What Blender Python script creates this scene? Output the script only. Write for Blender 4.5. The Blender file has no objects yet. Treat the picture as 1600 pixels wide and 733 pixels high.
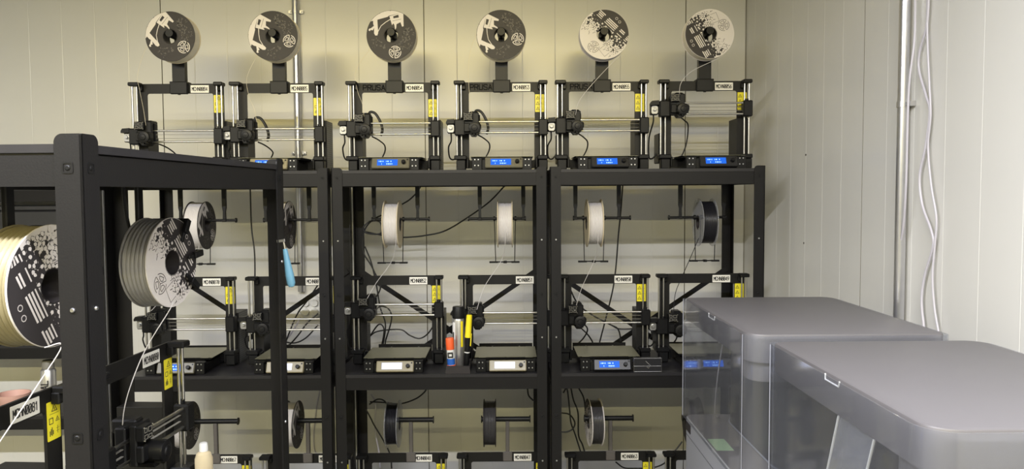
import bpy, bmesh, math, random
from mathutils import Vector, Matrix, Euler
S = bpy.context.scene
COL = S.collection
PI = math.pi
R = math.radians

# ------------------------------------------------------------------ camera
EYE = Vector((0, 0, 1.68))
YAW, PITCH, ROLL = -0.38, -3.03, -0.35
cd = bpy.data.cameras.new('camera'); cam = bpy.data.objects.new('camera', cd); COL.objects.link(cam)
cd.sensor_width = 36; cd.lens = 27.0; cd.clip_start = 0.05
CR = Matrix.Rotation(R(YAW), 3, 'Z') @ Matrix.Rotation(R(90 + PITCH), 3, 'X') @ Matrix.Rotation(R(ROLL), 3, 'Z')
cam.matrix_world = Matrix.Translation(EYE) @ CR.to_4x4()
S.camera = cam
def at(px, py, Y):
    """point of the room at depth Y that lies in the direction (px, py) of the 1600x733 photo"""
    d = CR @ Vector(((px - 800) / 1200, -(py - 366.5) / 1200, -1))
    return EYE + d * (Y / d.y)

# ------------------------------------------------------------------ world, lamps, exposure
w = bpy.data.worlds.new('world'); S.world = w; w.use_nodes = True
w.node_tree.nodes['Background'].inputs[0].default_value = (0.75, 0.85, 1.0, 1)
w.node_tree.nodes['Background'].inputs[1].default_value = 0.1
S.view_settings.view_transform = 'Standard'
S.view_settings.look = 'None'
S.view_settings.gamma = 1
S.view_settings.exposure = 0.0
try: S.view_settings.use_curve_mapping = False
except Exception: pass
def lamp(name, loc, sx, sy, power, color, rot=(0, 0, 0)):
    l = bpy.data.lights.new(name, 'AREA'); l.shape = 'RECTANGLE'; l.size = sx; l.size_y = sy
    l.energy = power; l.color = color
    o = bpy.data.objects.new(name, l); o.location = loc; o.rotation_euler = rot; COL.objects.link(o); return o
lamp('ceiling_tube_light_near', (-1.15, 0.35, 2.80), 4.2, 0.07, 245, (0.90, 0.91, 1.0))
lamp('ceiling_tube_light_far', (-1.6, -2.3, 3.0), 5.0, 0.10, 325, (1.0, 0.89, 0.45))
lamp('warm_shaded_lamp_towards_racks', (-0.5, 1.2, 2.75), 2.8, 0.08, 3.4, (1.0, 0.76, 0.12), (R(73), 0, 0)).data.spread = R(54)
lamp('added_cool_fill_behind', (-1.0, -6.8, 1.7), 3.6, 1.5, 9, (0.35, 0.55, 1.0), (R(90), 0, 0))  # weak cool fill lamp added behind the camera, no window is built there

# ------------------------------------------------------------------ materials
def mat(name, col, rough=0.5, metal=0.0, spec=0.5, noise=0.0, nscale=60, bump=0.0, emit=None, estr=0, coat=0):
    m = bpy.data.materials.new(name); m.use_nodes = True
    nt = m.node_tree; b = nt.nodes['Principled BSDF']
    b.inputs['Base Color'].default_value = (*col, 1)
    b.inputs['Roughness'].default_value = rough
    b.inputs['Metallic'].default_value = metal
    b.inputs['Specular IOR Level'].default_value = spec
    if coat: b.inputs['Coat Weight'].default_value = coat
    tc = nt.nodes.new('ShaderNodeTexCoord')
    n = nt.nodes.new('ShaderNodeTexNoise'); n.inputs['Scale'].default_value = nscale; n.inputs['Detail'].default_value = 3
    nt.links.new(tc.outputs['Object'], n.inputs['Vector'])
    if noise:
        mx = nt.nodes.new('ShaderNodeMix'); mx.data_type = 'RGBA'
        mx.inputs[6].default_value = (*[c * (1 - noise) for c in col], 1)
        mx.inputs[7].default_value = (*[min(1, c * (1 + noise)) for c in col], 1)
        nt.links.new(n.outputs['Fac'], mx.inputs[0]); nt.links.new(mx.outputs[2], b.inputs['Base Color'])
    if bump:
        bp = nt.nodes.new('ShaderNodeBump'); bp.inputs['Strength'].default_value = bump; bp.inputs['Distance'].default_value = 0.001
        nt.links.new(n.outputs['Fac'], bp.inputs['Height']); nt.links.new(bp.outputs['Normal'], b.inputs['Normal'])
    if emit:
        b.inputs['Emission Color'].default_value = (*emit, 1); b.inputs['Emission Strength'].default_value = estr
    return m
M = {}
M['wall'] = mat('painted_metal_panel', (0.70, 0.69, 0.645), 0.27, spec=0.5, noise=0.03, nscale=3)
M['joint'] = mat('panel_joint_sealant', (0.26, 0.245, 0.20), 0.7)
M['floor'] = mat('grey_floor', (0.16, 0.16, 0.155), 0.45, noise=0.1, nscale=5)
M['ceil'] = mat('ceiling_white', (0.30, 0.285, 0.25), 0.7, noise=0.03, nscale=3)
M['rack'] = mat('black_powder_coat', (0.010, 0.0095, 0.0098), 0.45, spec=0.24, noise=0.15, nscale=300, bump=0.15)
M['board'] = mat('dark_shelf_board', (0.022, 0.021, 0.023), 0.4, spec=0.35, noise=0.25, nscale=25)
M['frame'] = mat('black_anodised_plate', (0.011, 0.0105, 0.010), 0.45, spec=0.25, noise=0.1, nscale=200)
M['plastic'] = mat('black_printed_plastic', (0.0065, 0.0065, 0.007), 0.42, spec=0.26, noise=0.15, nscale=200)
M['cable'] = mat('black_cable', (0.012, 0.012, 0.013), 0.45)
M['wcable'] = mat('white_cable', (0.52, 0.50, 0.54), 0.4)
M['steel'] = mat('polished_steel_rod', (0.58, 0.57, 0.55), 0.28, metal=1)
M['mface'] = mat('brushed_motor_face', (0.38, 0.38, 0.38), 0.45, metal=0.9)
M['bolt'] = mat('zinc_bolt', (0.75, 0.75, 0.77), 0.3, metal=1)
M['belt'] = mat('grey_belt', (0.20, 0.19, 0.16), 0.5)
M['galv'] = mat('galvanised_conduit', (0.60, 0.60, 0.62), 0.28, metal=0.9, noise=0.08, nscale=30)
M['plate'] = mat('white_number_plate', (0.80, 0.78, 0.72), 0.4)
M['ink'] = mat('black_ink', (0.02, 0.02, 0.02), 0.5)
M['faint'] = mat('faint_embossed_ink', (0.004, 0.004, 0.004), 0.7, spec=0.1)
M['yellow'] = mat('yellow_sticker', (0.80, 0.70, 0.03), 0.4)
M['sheet'] = mat('textured_print_sheet', (0.25, 0.24, 0.16), 0.36, metal=0.3, noise=0.08, nscale=60)
M['tan'] = mat('tan_panel_case', (0.28, 0.245, 0.15), 0.35, noise=0.05)
M['olive'] = mat('olive_panel_case', (0.13, 0.12, 0.085), 0.35, noise=0.05)
M['case'] = mat('black_panel_case', (0.018, 0.018, 0.02), 0.35)
M['lcd'] = mat('blue_lcd', (0.01, 0.03, 0.2), 0.4, spec=0.1, emit=(0.015, 0.16, 0.8), estr=0.9)
M['lcd_glare'] = mat('glare_painted_lcd', (0.5, 0.55, 0.7), 0.2, emit=(0.62, 0.72, 1.0), estr=0.75)  # lit display whose pale colour and glow paint in the glare on it
M['lcdt'] = mat('lcd_text', (0.3, 0.5, 0.9), 0.3, emit=(0.22, 0.50, 1.0), estr=0.9)
M['dark'] = mat('dark_grey_spool_print', (0.034, 0.030, 0.031), 0.5, spec=0.3)
M['dark2'] = mat('grey_spool_mottle', (0.105, 0.095, 0.088), 0.5)
M['cream'] = mat('pale_spool_print', (0.68, 0.635, 0.60), 0.5)
M['card'] = mat('cream_spool_rim', (0.62, 0.54, 0.38), 0.6)
M['fwhite'] = mat('white_filament', (0.60, 0.575, 0.57), 0.35)
M['fcream'] = mat('cream_filament', (0.70, 0.64, 0.50), 0.35)
M['fyellow'] = mat('natural_filament', (0.25, 0.215, 0.12), 0.45)
M['fblack'] = mat('black_filament', (0.012, 0.012, 0.016), 0.3)
M['fdgrey'] = mat('charcoal_filament', (0.05, 0.048, 0.05), 0.3)
M['fsilver'] = mat('silver_grey_filament', (0.30, 0.29, 0.28), 0.3, metal=0.2)
M['encl'] = mat('warm_grey_lid', (0.132, 0.125, 0.130), 0.42, noise=0.03, nscale=4)
M['encl2'] = mat('pale_grey_housing', (0.33, 0.34, 0.39), 0.4)
M['deck'] = mat('warm_grey_deck', (0.27, 0.25, 0.245), 0.4)
M['seam'] = mat('dark_seam', (0.08, 0.08, 0.09), 0.5)
M['encd'] = mat('dark_chamber', (0.03, 0.03, 0.033), 0.3)
M['green'] = mat('pale_green_sticker', (0.62, 0.85, 0.52), 0.5)
M['orange'] = mat('orange_cap', (0.90, 0.13, 0.03), 0.4)
M['blue'] = mat('blue_band', (0.02, 0.12, 0.50), 0.4)
M['white'] = mat('white_plastic', (0.80, 0.80, 0.78), 0.4)
M['lblue'] = mat('light_blue_handle', (0.13, 0.31, 0.43), 0.35)
M['yel2'] = mat('yellow_marker_cap', (0.90, 0.74, 0.02), 0.35)
M['silver'] = mat('silver_spray_can', (0.62, 0.61, 0.60), 0.28, metal=0.8)
M['crate'] = mat('dark_crate', (0.02, 0.02, 0.022), 0.5, noise=0.2, nscale=20)
M['salmon'] = mat('pale_salmon', (0.75, 0.45, 0.38), 0.5)
M['dgreen'] = mat('mid_green', (0.16, 0.34, 0.15), 0.5)
M['amber'] = mat('cream_bottle', (0.65, 0.55, 0.36), 0.35)
M['brown'] = mat('brown_core', (0.16, 0.11, 0.07), 0.6)
# perforated metal of the power supplies
m = mat('perforated_power_supply', (0.10, 0.10, 0.095), 0.45); nt = m.node_tree; b = nt.nodes['Principled BSDF']
tc = [n for n in nt.nodes if n.type == 'TEX_COORD'][0]
sc = nt.nodes.new('ShaderNodeVectorMath'); sc.operation = 'SCALE'; sc.inputs[3].default_value = 1 / 0.009
fr = nt.nodes.new('ShaderNodeVectorMath'); fr.operation = 'FRACTION'
su = nt.nodes.new('ShaderNodeVectorMath'); su.operation = 'SUBTRACT'; su.inputs[1].default_value = (0.5, 0.5, 0.5)
mu = nt.nodes.new('ShaderNodeVectorMath'); mu.operation = 'MULTIPLY'; mu.inputs[1].default_value = (0, 1, 1)
le = nt.nodes.new('ShaderNodeVectorMath'); le.operation = 'LENGTH'
lt = nt.nodes.new('ShaderNodeMath'); lt.operation = 'LESS_THAN'; lt.inputs[1].default_value = 0.27
mx = nt.nodes.new('ShaderNodeMix'); mx.data_type = 'RGBA'
mx.inputs[6].default_value = (0.12, 0.12, 0.115, 1); mx.inputs[7].default_value = (0.01, 0.01, 0.01, 1)
L = nt.links.new
L(tc.outputs['Object'], sc.inputs[0]); L(sc.outputs[0], fr.inputs[0]); L(fr.outputs[0], su.inputs[0]); L(su.outputs[0], mu.inputs[0])
L(mu.outputs[0], le.inputs[0]); L(le.outputs['Value'], lt.inputs[0]); L(lt.outputs[0], mx.inputs[0]); L(mx.outputs[2], b.inputs['Base Color'])
M['perf'] = m
# clear polycarbonate
def clear(name, tint, gl=0.12):
    m = bpy.data.materials.new(name); m.use_nodes = True; nt = m.node_tree; nt.nodes.clear()
    out = nt.nodes.new('ShaderNodeOutputMaterial'); tr = nt.nodes.new('ShaderNodeBsdfTransparent'); g = nt.nodes.new('ShaderNodeBsdfGlossy')
    tr.inputs[0].default_value = (*tint, 1); g.inputs[0].default_value = (0.9, 0.9, 0.95, 1); g.inputs['Roughness'].default_value = 0.08
    lw = nt.nodes.new('ShaderNodeLayerWeight'); lw.inputs[0].default_value = 0.5
    pw = nt.nodes.new('ShaderNodeMath'); pw.operation = 'POWER'; pw.inputs[1].default_value = 4.0; nt.links.new(lw.outputs['Facing'], pw.inputs[0])
    fz = nt.nodes.new('ShaderNodeMath'); fz.operation = 'MULTIPLY_ADD'; fz.inputs[1].default_value = 0.6; fz.inputs[2].default_value = 0.04; nt.links.new(pw.outputs[0], fz.inputs[0])
    df = nt.nodes.new('ShaderNodeBsdfDiffuse'); df.inputs[0].default_value = (0.55, 0.56, 0.6, 1)
    m1 = nt.nodes.new('ShaderNodeMixShader'); m1.inputs[0].default_value = gl
    m2 = nt.nodes.new('ShaderNodeMixShader')
    nt.links.new(tr.outputs[0], m1.inputs[1]); nt.links.new(df.outputs[0], m1.inputs[2])
    nt.links.new(fz.outputs[0], m2.inputs[0]); nt.links.new(m1.outputs[0], m2.inputs[1]); nt.links.new(g.outputs[0], m2.inputs[2])
    nt.links.new(m2.outputs[0], out.inputs[0]); return m
M['clear'] = clear('clear_polycarbonate', (0.90, 0.91, 0.93), 0.05)
M['clearf'] = clear('clear_spool_flange', (0.85, 0.85, 0.85), 0.30)

# ------------------------------------------------------------------ mesh builder
class MB:
    def __init__(s): s.bm = bmesh.new(); s.mi = 0
    def _tag(s, fs):
        for f in fs: f.material_index = s.mi
    def box(s, x0, x1, y0, y1, z0, z1, bev=0.0, seg=1, rot=None, org=None):
        r = bmesh.ops.create_cube(s.bm, size=1); vs = r['verts']
        for v in vs: v.co = Vector(((x0 + x1) / 2 + v.co.x * (x1 - x0), (y0 + y1) / 2 + v.co.y * (y1 - y0), (z0 + z1) / 2 + v.co.z * (z1 - z0)))
        fs = list({f for v in vs for f in v.link_faces})
        s._tag(fs)
        if bev:
            es = list({e for f in fs for e in f.edges})
            rr = bmesh.ops.bevel(s.bm, geom=es, offset=bev, segments=seg, affect='EDGES', profile=0.5)
            s._tag(rr['faces']); vs = list({v for f in rr['faces'] for v in f.verts} | {v for v in vs if v.is_valid})
        if rot is not None:
            o = Vector(org if org else (0, 0, 0))
            for v in vs: v.co = rot @ (v.co - o) + o
        return s
    def poly(s, pts):
        f = s.bm.faces.new([s.bm.verts.new(p) for p in pts]); f.material_index = s.mi; return f
    def prism(s, pts, ax, a, b):
        """pts 2D polygon; ax 'x','y','z' = extrusion axis from a to b"""
        def P(p, t):
            return {'x': (t, p[0], p[1]), 'y': (p[0], t, p[1]), 'z': (p[0], p[1], t)}[ax]
        A = [s.bm.verts.new(P(p, a)) for p in pts]; B = [s.bm.verts.new(P(p, b)) for p in pts]
        n = len(pts); fs = [s.bm.faces.new(A), s.bm.faces.new(B[::-1])]
        for i in range(n): fs.append(s.bm.faces.new((A[i], B[i], B[(i + 1) % n], A[(i + 1) % n])))
        s._tag(fs); return s
    def ring(s, out, inn, ax, a, b):
        def P(p, t): return {'x': (t, p[0], p[1]), 'y': (p[0], t, p[1]), 'z': (p[0], p[1], t)}[ax]
        V = [[s.bm.verts.new(P(p, t)) for p in L_] for L_ in (out, inn) for t in (a, b)]
        n = len(out); oa, ob, ia, ib = V; fs = []
        for i in range(n):
            j = (i + 1) % n
            for q in ((oa[i], oa[j], ob[j], ob[i]), (ia[j], ia[i], ib[i], ib[j]), (oa[j], oa[i], ia[i], ia[j]), (ob[i], ob[j], ib[j], ib[i])):
                fs.append(s.bm.faces.new(q))
        s._tag(fs); return s
    def cyl(s, p0, p1, r, seg=12, r2=None):
        p0 = Vector(p0); p1 = Vector(p1); d = p1 - p0
        q = d.to_track_quat('Z', 'Y').to_matrix(); r2 = r if r2 is None else r2
        A = []; B = []
        for i in range(seg):
            a = 2 * PI * i / seg; c = Vector((math.cos(a), math.sin(a), 0))
            A.append(s.bm.verts.new(p0 + q @ (c * r))); B.append(s.bm.verts.new(p1 + q @ (c * r2)))
        fs = [s.bm.faces.new(A[::-1]), s.bm.faces.new(B)]
        for i in range(seg): fs.append(s.bm.faces.new((A[i], A[(i + 1) % seg], B[(i + 1) % seg], B[i])))
        s._tag(fs); return s
    def lathe(s, prof, seg=32, ax='z', org=(0, 0, 0)):
        """prof list of (radius, t) closed into a solid of revolution"""
        o = Vector(org); rings = []
        for (r, t) in prof:
            L_ = []
            for i in range(seg):
                a = 2 * PI * i / seg; u = r * math.cos(a); v = r * math.sin(a)
                L_.append(s.bm.verts.new(o + Vector({'z': (u, v, t), 'y': (u, t, v), 'x': (t, u, v)}[ax])))
            rings.append(L_)
        fs = []
        for k in range(len(rings) - 1):
            A, B = rings[k], rings[k + 1]
            for i in range(seg): fs.append(s.bm.faces.new((A[i], A[(i + 1) % seg], B[(i + 1) % seg], B[i])))
        if prof[0] != prof[-1]:
            if prof[0][0] > 1e-6: fs.append(s.bm.faces.new(rings[0][::-1]))
            if prof[-1][0] > 1e-6: fs.append(s.bm.faces.new(rings[-1]))
        s._tag(fs); return s
    def tube(s, pts, r, seg=8, sub=6):
        P = smooth(pts, sub); rings = []; prev = None
        for i, p in enumerate(P):
            t = (P[min(i + 1, len(P) - 1)] - P[max(i - 1, 0)]).normalized()
            if prev is None:
                u = t.orthogonal().normalized()
            else:
                u = (prev - t * prev.dot(t)); u = u.normalized() if u.length > 1e-6 else t.orthogonal().normalized()
            prev = u; v = t.cross(u)
            rings.append([s.bm.verts.new(p + (u * math.cos(2 * PI * k / seg) + v * math.sin(2 * PI * k / seg)) * r) for k in range(seg)])
        fs = [s.bm.faces.new(rings[0][::-1]), s.bm.faces.new(rings[-1])]
        for A, B in zip(rings, rings[1:]):
            for k in range(seg): fs.append(s.bm.faces.new((A[k], A[(k + 1) % seg], B[(k + 1) % seg], B[k])))
        s._tag(fs); return s
    def mesh(s, name, mats, ang=35):
        bmesh.ops.recalc_face_normals(s.bm, faces=s.bm.faces)
        me = bpy.data.meshes.new(name); s.bm.to_mesh(me); s.bm.free()
        for m_ in (mats if isinstance(mats, (list, tuple)) else [mats]): me.materials.append(M[m_])
        me.polygons.foreach_set('use_smooth', [True] * len(me.polygons)); me.set_sharp_from_angle(angle=R(ang)); return me
def smooth(pts, sub):
    P = [Vector(p) for p in pts]
    if len(P) < 3 or sub < 2: return P
    out = []
    Q = [P[0] * 2 - P[1]] + P + [P[-1] * 2 - P[-2]]
    for i in range(1, len(Q) - 2):
        a, b, c, d = Q[i - 1:i + 3]
        for k in range(sub):
            t = k / sub
            out.append(0.5 * ((2 * b) + (c - a) * t + (2 * a - 5 * b + 4 * c - d) * t * t + (3 * b - a - 3 * c + d) * t ** 3))
    out.append(P[-1]); return out
def rrect(x0, x1, z0, z1, r, n=4):
    P = []
    for (cx, cz, a0) in ((x1 - r, z1 - r, 0), (x0 + r, z1 - r, 90), (x0 + r, z0 + r, 180), (x1 - r, z0 + r, 270)):
        for k in range(n + 1):
            a = R(a0 + 90 * k / n); P.append((cx + r * math.cos(a), cz + r * math.sin(a)))
    return P

def ob(name, me, parent=None, loc=(0, 0, 0), rot=(0, 0, 0)):
    o = bpy.data.objects.new(name, me); COL.objects.link(o); o.location = loc; o.rotation_euler = rot
    if parent: o.parent = parent
    return o
def thing(name, label, cat, loc=(0, 0, 0), rz=0, group=None, me=None):
    o = ob(name, me, None, loc, (0, 0, rz)); o['label'] = label; o['category'] = cat
    if group: o['group'] = group
    return o
def struct(name, me, loc=(0, 0, 0), rot=(0, 0, 0), parent=None):
    o = ob(name, me, parent, loc, rot)
    if not parent: o['kind'] = 'structure'
    return o
CACHE = {}
def cached(key, fn):
    if key not in CACHE: CACHE[key] = fn()
    return CACHE[key]
def B(name, mats, *boxes, bev=0.0):
    mb = MB()
    for b_ in boxes: mb.box(*b_, bev=bev)
    return mb.mesh(name, mats)
GL = {'M': [[(0,0),(0,6),(2,2.6),(4,6),(4,0)]], 'C': [[(4,4.8),(3.3,6),(0.8,6),(0,5.2),(0,0.8),(0.8,0),(3.3,0),(4,1.2)]], 'H': [[(0,0),(0,6)],[(4,0),(4,6)],[(0,3),(4,3)]],
 'N': [[(0,0),(0,6),(4,0),(4,6)]], '0': [[(0.8,0),(0,0.9),(0,5.1),(0.8,6),(3.2,6),(4,5.1),(4,0.9),(3.2,0),(0.8,0)],[(1,1.4),(3,4.6)]], '1': [[(0.8,4.6),(2.4,6),(2.4,0)]],
 '2': [[(0,5),(0.8,6),(3.2,6),(4,5),(4,4),(0,0),(4,0)]], '3': [[(0,6),(4,6),(2,3.5),(3.3,3.4),(4,2.5),(4,0.8),(3.2,0),(0.8,0),(0,0.9)]], '4': [[(3,0),(3,6),(0,1.7),(4,1.7)]],
 '5': [[(4,6),(0.3,6),(0,3.3),(3.2,3.5),(4,2.7),(4,0.8),(3.2,0),(0.8,0),(0,0.8)]], '6': [[(3.6,6),(1.6,5.2),(0,2.6),(0,0.8),(0.8,0),(3.2,0),(4,0.8),(4,2.4),(3.2,3.3),(0.5,3.0)]],
 '7': [[(0,6),(4,6),(1.5,0)]], '8': [[(0.8,0),(0,0.8),(0,2.3),(0.8,3.1),(3.2,3.1),(3.8,3.9),(3.8,5.2),(3.2,6),(0.8,6),(0.2,5.2),(0.2,3.9),(0.8,3.1)],[(3.2,3.1),(4,2.3),(4,0.8),(3.2,0),(0.8,0)]],
 '9': [[(0.4,0),(2.4,0.8),(4,3.4),(4,5.2),(3.2,6),(0.8,6),(0,5.2),(0,3.6),(0.8,2.7),(3.5,3.0)]], 'P': [[(0,0),(0,6),(3.2,6),(4,5.2),(4,3.6),(3.2,2.8),(0,2.8)]], 'R': [[(0,0),(0,6),(3.2,6),(4,5.2),(4,3.8),(3.2,3),(0,3)],[(2.2,3),(4,0)]],
 'U': [[(0,6),(0,0.9),(0.8,0),(3.2,0),(4,0.9),(4,6)]], 'S': [[(4,5.2),(3.2,6),(0.8,6),(0,5.2),(0,3.9),(0.8,3.2),(3.2,2.8),(4,2.1),(4,0.8),(3.2,0),(0.8,0),(0,0.8)]], 'A': [[(0,0),(2,6),(4,0)],[(0.8,2),(3.2,2)]], 'L': [[(0,6),(0,0),(4,0)]]}
def text_mesh(s, size, matn, sx=0.8, bold=0.17):
    """flat stroke lettering facing -y, cap height 0.7*size"""
    def f():
        mb = MB(); h = size * 0.7; u = h / 6; adv = 4 * u * sx * 1.36; x0 = -adv * len(s) / 2 + adv * 0.13; c_ = 0
        for k, ch in enumerate(s):
            for st in GL[ch]:
                strokes(mb, [(x0 + k * adv + x * u * sx, z * u - h / 2) for x, z in st], h * bold, -0.0002 - 1e-6 * c_); c_ += 1
        return mb.mesh('lettering', matn)
    return cached(('txt', s, size, matn, sx), f)
# ------------------------------------------------------------------ the room
XW, YW, ZC = 1.141, 3.68, 3.3
XL, YB = -6.0, -7.0
def panel_wall(name, a0, a1, joints, pitch, ref):
    """strip along its own x from a0 to a1, face at y=0 looking to -y, vertical micro grooves and deeper joints"""
    marks = []
    k = math.ceil((a0 - ref) / pitch)
    while ref + k * pitch < a1 - 0.02:
        x = ref + k * pitch
        if x > a0 + 0.02: marks.append((x, any(abs(x - j) < 0.02 for j in joints)))
        k += 1
    pts = [(a0, 0)]; jm = []
    for x, j in marks:
        if j: pts += [(x - 0.0022, 0), (x - 0.0016, 0.007), (x + 0.0016, 0.007), (x + 0.0022, 0)]; jm.append(len(pts) - 4)
        else: pts += [(x - 0.0022, 0), (x, 0.0007), (x + 0.0022, 0)]
    pts.append((a1, 0))
    mb = MB(); bot = [mb.bm.verts.new((x, y, 0)) for x, y in pts]; top = [mb.bm.verts.new((x, y, ZC)) for x, y in pts]
    for i in range(len(pts) - 1):
        f = mb.bm.faces.new((bot[i], bot[i + 1], top[i + 1], top[i]))
        f.material_index = 1 if any(q <= i < q + 3 for q in jm) else 0
    me = bpy.data.meshes.new(name)
    b0 = mb.bm.verts.new((a0, 0.08, 0)); b1 = mb.bm.verts.new((a1, 0.08, 0)); t0 = mb.bm.verts.new((a0, 0.08, ZC)); t1 = mb.bm.verts.new((a1, 0.08, ZC))
    mb.bm.faces.new((b1, b0, t0, t1)); mb.bm.faces.new((b0, bot[0], top[0], t0)); mb.bm.faces.new((bot[-1], b1, t1, top[-1]))
    mb.bm.faces.new([t0] + top + [t1]); mb.bm.faces.new([b1] + bot[::-1] + [b0])
    mb.bm.to_mesh(me); mb.bm.free(); me.materials.append(M['wall']); me.materials.append(M['joint']); return me
PP = 0.155
struct('wall_back', panel_wall('wall_back', XL, XW, [-0.386 - 8 * PP, -0.386, -0.386 + 8 * PP, -0.386 - 16 * PP], PP, -0.386), (0, YW, 0))
# right wall: local x runs from the back corner towards the camera
struct('wall_right', panel_wall('wall_right', 0, YW - YB, [YW - 2.463, YW - 2.463 + 8 * PP, YW - 2.463 + 16 * PP, YW - 2.463 + 24 * PP], PP, YW - 2.463), (XW, YW, 0), (0, 0, R(-90)))
struct('trim_1', B('trim', 'joint', (XW - 0.004, XW + 0.0, YW - 0.004, YW, 0, ZC)))
struct('wall_left', B('wall_left', 'wall', (XL - 0.08, XL, YB, YW + 0.08, 0, ZC)))
struct('wall_front', B('wall_front', 'wall', (XL, XW, YB - 0.08, YB, 0, ZC)))
struct('floor', B('floor', 'floor', (XL - 0.08, XW + 0.08, YB - 0.08, YW + 0.08, -0.05, 0)))
struct('ceiling', B('ceiling', 'ceil', (XL - 0.08, XW + 0.08, YB - 0.08, YW + 0.08, ZC, ZC + 0.05)))

# ------------------------------------------------------------------ racks
def post_mesh(h, mx_, my_, key):
    """L angle post, corner at origin, legs running along +x*mx_ and +y*my_"""
    def f():
        mb = MB(); w_ = 0.042; t = 0.0035
        rr = 0.013
        arc_ = [(w_ - rr + rr * math.cos(R(a)), h - rr + rr * math.sin(R(a))) for a in range(0, 91, 15)]
        for m1, ax, m2 in ((mx_, 'y', my_), (my_, 'x', mx_)):
            mb.prism([(0, 0), (m1 * w_, 0)] + [(m1 * x, z) for x, z in arc_] + [(m1 * 0.003, h), (0, h - 0.002)], ax, 0, m2 * t)
        return mb.mesh('post', 'rack')
    return cached(('post', h, mx_, my_, key), f)
def bolt_mesh():
    return cached('bolt', lambda: MB().lathe([(0.0, -0.0025), (0.0028, -0.0025), (0.0038, -0.001), (0.0038, 0.0005)], 10, 'y').mesh('bolt', 'bolt'))
def dbolt_mesh():
    return cached('dbolt', lambda: MB().ring(rrect(-0.0085, 0.0085, -0.0085, 0.0085, 0.003, 3), rrect(-0.0062, 0.0062, -0.0062, 0.0062, 0.002, 3), 'y', -0.0008, 0.0005).lathe([(0.0, -0.0015), (0.0028, -0.0015), (0.0042, -0.0005), (0.0042, 0.0005)], 10, 'y').mesh('bolt', 'plastic'))
def rack(label, loc, rz, W, Dp, levels, H, group=None, brace=True, bolts=(), bh=0.062, cap=False, cat='shelving rack'):
    t = thing('shelving_rack', label, cat, loc, rz, group)
    for (x, y, mx_, my_) in ((0, 0, 1, 1), (W, 0, -1, 1), (0, Dp, 1, -1), (W, Dp, -1, -1)):
        p = ob('post', post_mesh(H, mx_, my_, 0), t, (x, y, 0))
        if y == 0:
            for k, bz in enumerate(bolts):
                ob('bolt', bolt_mesh() if k % 2 else dbolt_mesh(), p, (mx_ * 0.022, 0, bz))
                if cap: ob('bolt', bolt_mesh() if k % 2 else dbolt_mesh(), p, (0, 0.022, bz), (0, 0, R(90 if mx_ < 0 else -90)))
    for i, z in enumerate(levels):
        e = 0.004
        ob('front_beam', cached(('fb', W, bh), lambda: MB().box(0.0036, W - 0.0036, 0.0036, 0.006, -bh, -0.0128, 0.0006).box(0.0036, W - 0.0036, 0.0036, 0.03, -0.0152, -0.0128).box(0.0035, W - 0.0035, 0.006, 0.02, -bh, -bh + 0.002).mesh('beam', 'rack')), t, (0, 0, z))
        ob('rear_beam', cached(('rb', W, bh), lambda: B('beam', 'rack', (0.0036, W - 0.0036, -0.006, -0.0036, -bh, -0.0128), (0.0036, W - 0.0036, -0.03, -0.0036, -0.0152, -0.0128))), t, (0, Dp, z))
        for x in (0, W):
            sg = 1 if x == 0 else -1
            ob('side_beam', cached(('sb', Dp, bh, sg), lambda: B('beam', 'rack', tuple([*sorted((sg * 0.0036, sg * 0.006)), 0.0036, Dp - 0.0036, -bh, -0.0128]))), t, (x, 0, z))
        ob('shelf_board', cached(('sh', W, Dp), lambda: MB().prism([(0.0428, 0.001), (W - 0.0428, 0.001), (W - 0.0428, 0.0038), (W - 0.0038, 0.0038), (W - 0.0038, 0.0428), (W - 0.001, 0.0428), (W - 0.001, Dp - 0.0428), (W - 0.0038, Dp - 0.0428), (W - 0.0038, Dp - 0.0038),
            (W - 0.0428, Dp - 0.0038), (W - 0.0428, Dp - 0.001), (0.0428, Dp - 0.001), (0.0428, Dp - 0.0038), (0.0038, Dp - 0.0038), (0.0038, Dp - 0.0428), (0.001, Dp - 0.0428), (0.001, 0.0428), (0.0038, 0.0428), (0.0038, 0.0038), (0.0428, 0.0038)], 'z', -0.0126, 0).mesh('shelf_board', 'board')), t, (0, 0, z))
    if brace:
        zc, hh = 1.07, 0.27
        for k, s_ in enumerate((1, -1)):
            a = Vector((0.02, 0, zc - s_ * -hh)); b_ = Vector((W - 0.02, 0, zc - s_ * hh)); d = (b_ - a); n = Vector((-d.z, 0, d.x)).normalized() * 0.011
            mb = MB(); mb.prism([((a + n).x, (a + n).z), ((b_ + n).x, (b_ + n).z), ((b_ - n).x, (b_ - n).z), ((a - n).x, (a - n).z)], 'y', Dp - 0.010 - 0.003 * k, Dp - 0.0075 - 0.003 * k)
            ob('cross_brace', mb.mesh('cross_brace', 'rack'), t)
    return t
YF, DP = 3.0, 0.45
LV = [0.21, 0.97, 1.775]
BZ = (1.745, 1.50, 1.285, 1.115, 0.80, 0.62)
RW = 0.84
XA, XB, XC = -1.535, -0.682, 0.170
rack('black steel shelving rack against the back wall, leftmost of the three behind the near rack', (XA, YF, 0), 0, RW, DP, LV, 1.785, 'shelving racks along the back wall', bolts=BZ)
rack('black steel shelving rack against the back wall holding the glue stick and spray can', (XB, YF, 0), 0, RW, DP, LV, 1.785, 'shelving racks along the back wall', bolts=BZ)
rack('black steel shelving rack against the back wall nearest the right hand corner', (XC, YF, 0), 0, RW, DP, LV, 1.785, 'shelving racks along the back wall', bolts=BZ)
FG_O = Vector((-0.62, 1.13, 0)); FG_R = R(86.6)
FLV = [0.20, 0.955, 1.757]
def fg(x, y, z): return FG_O + Matrix.Rotation(FG_R, 3, 'Z') @ Vector((x, y, z))
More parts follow.
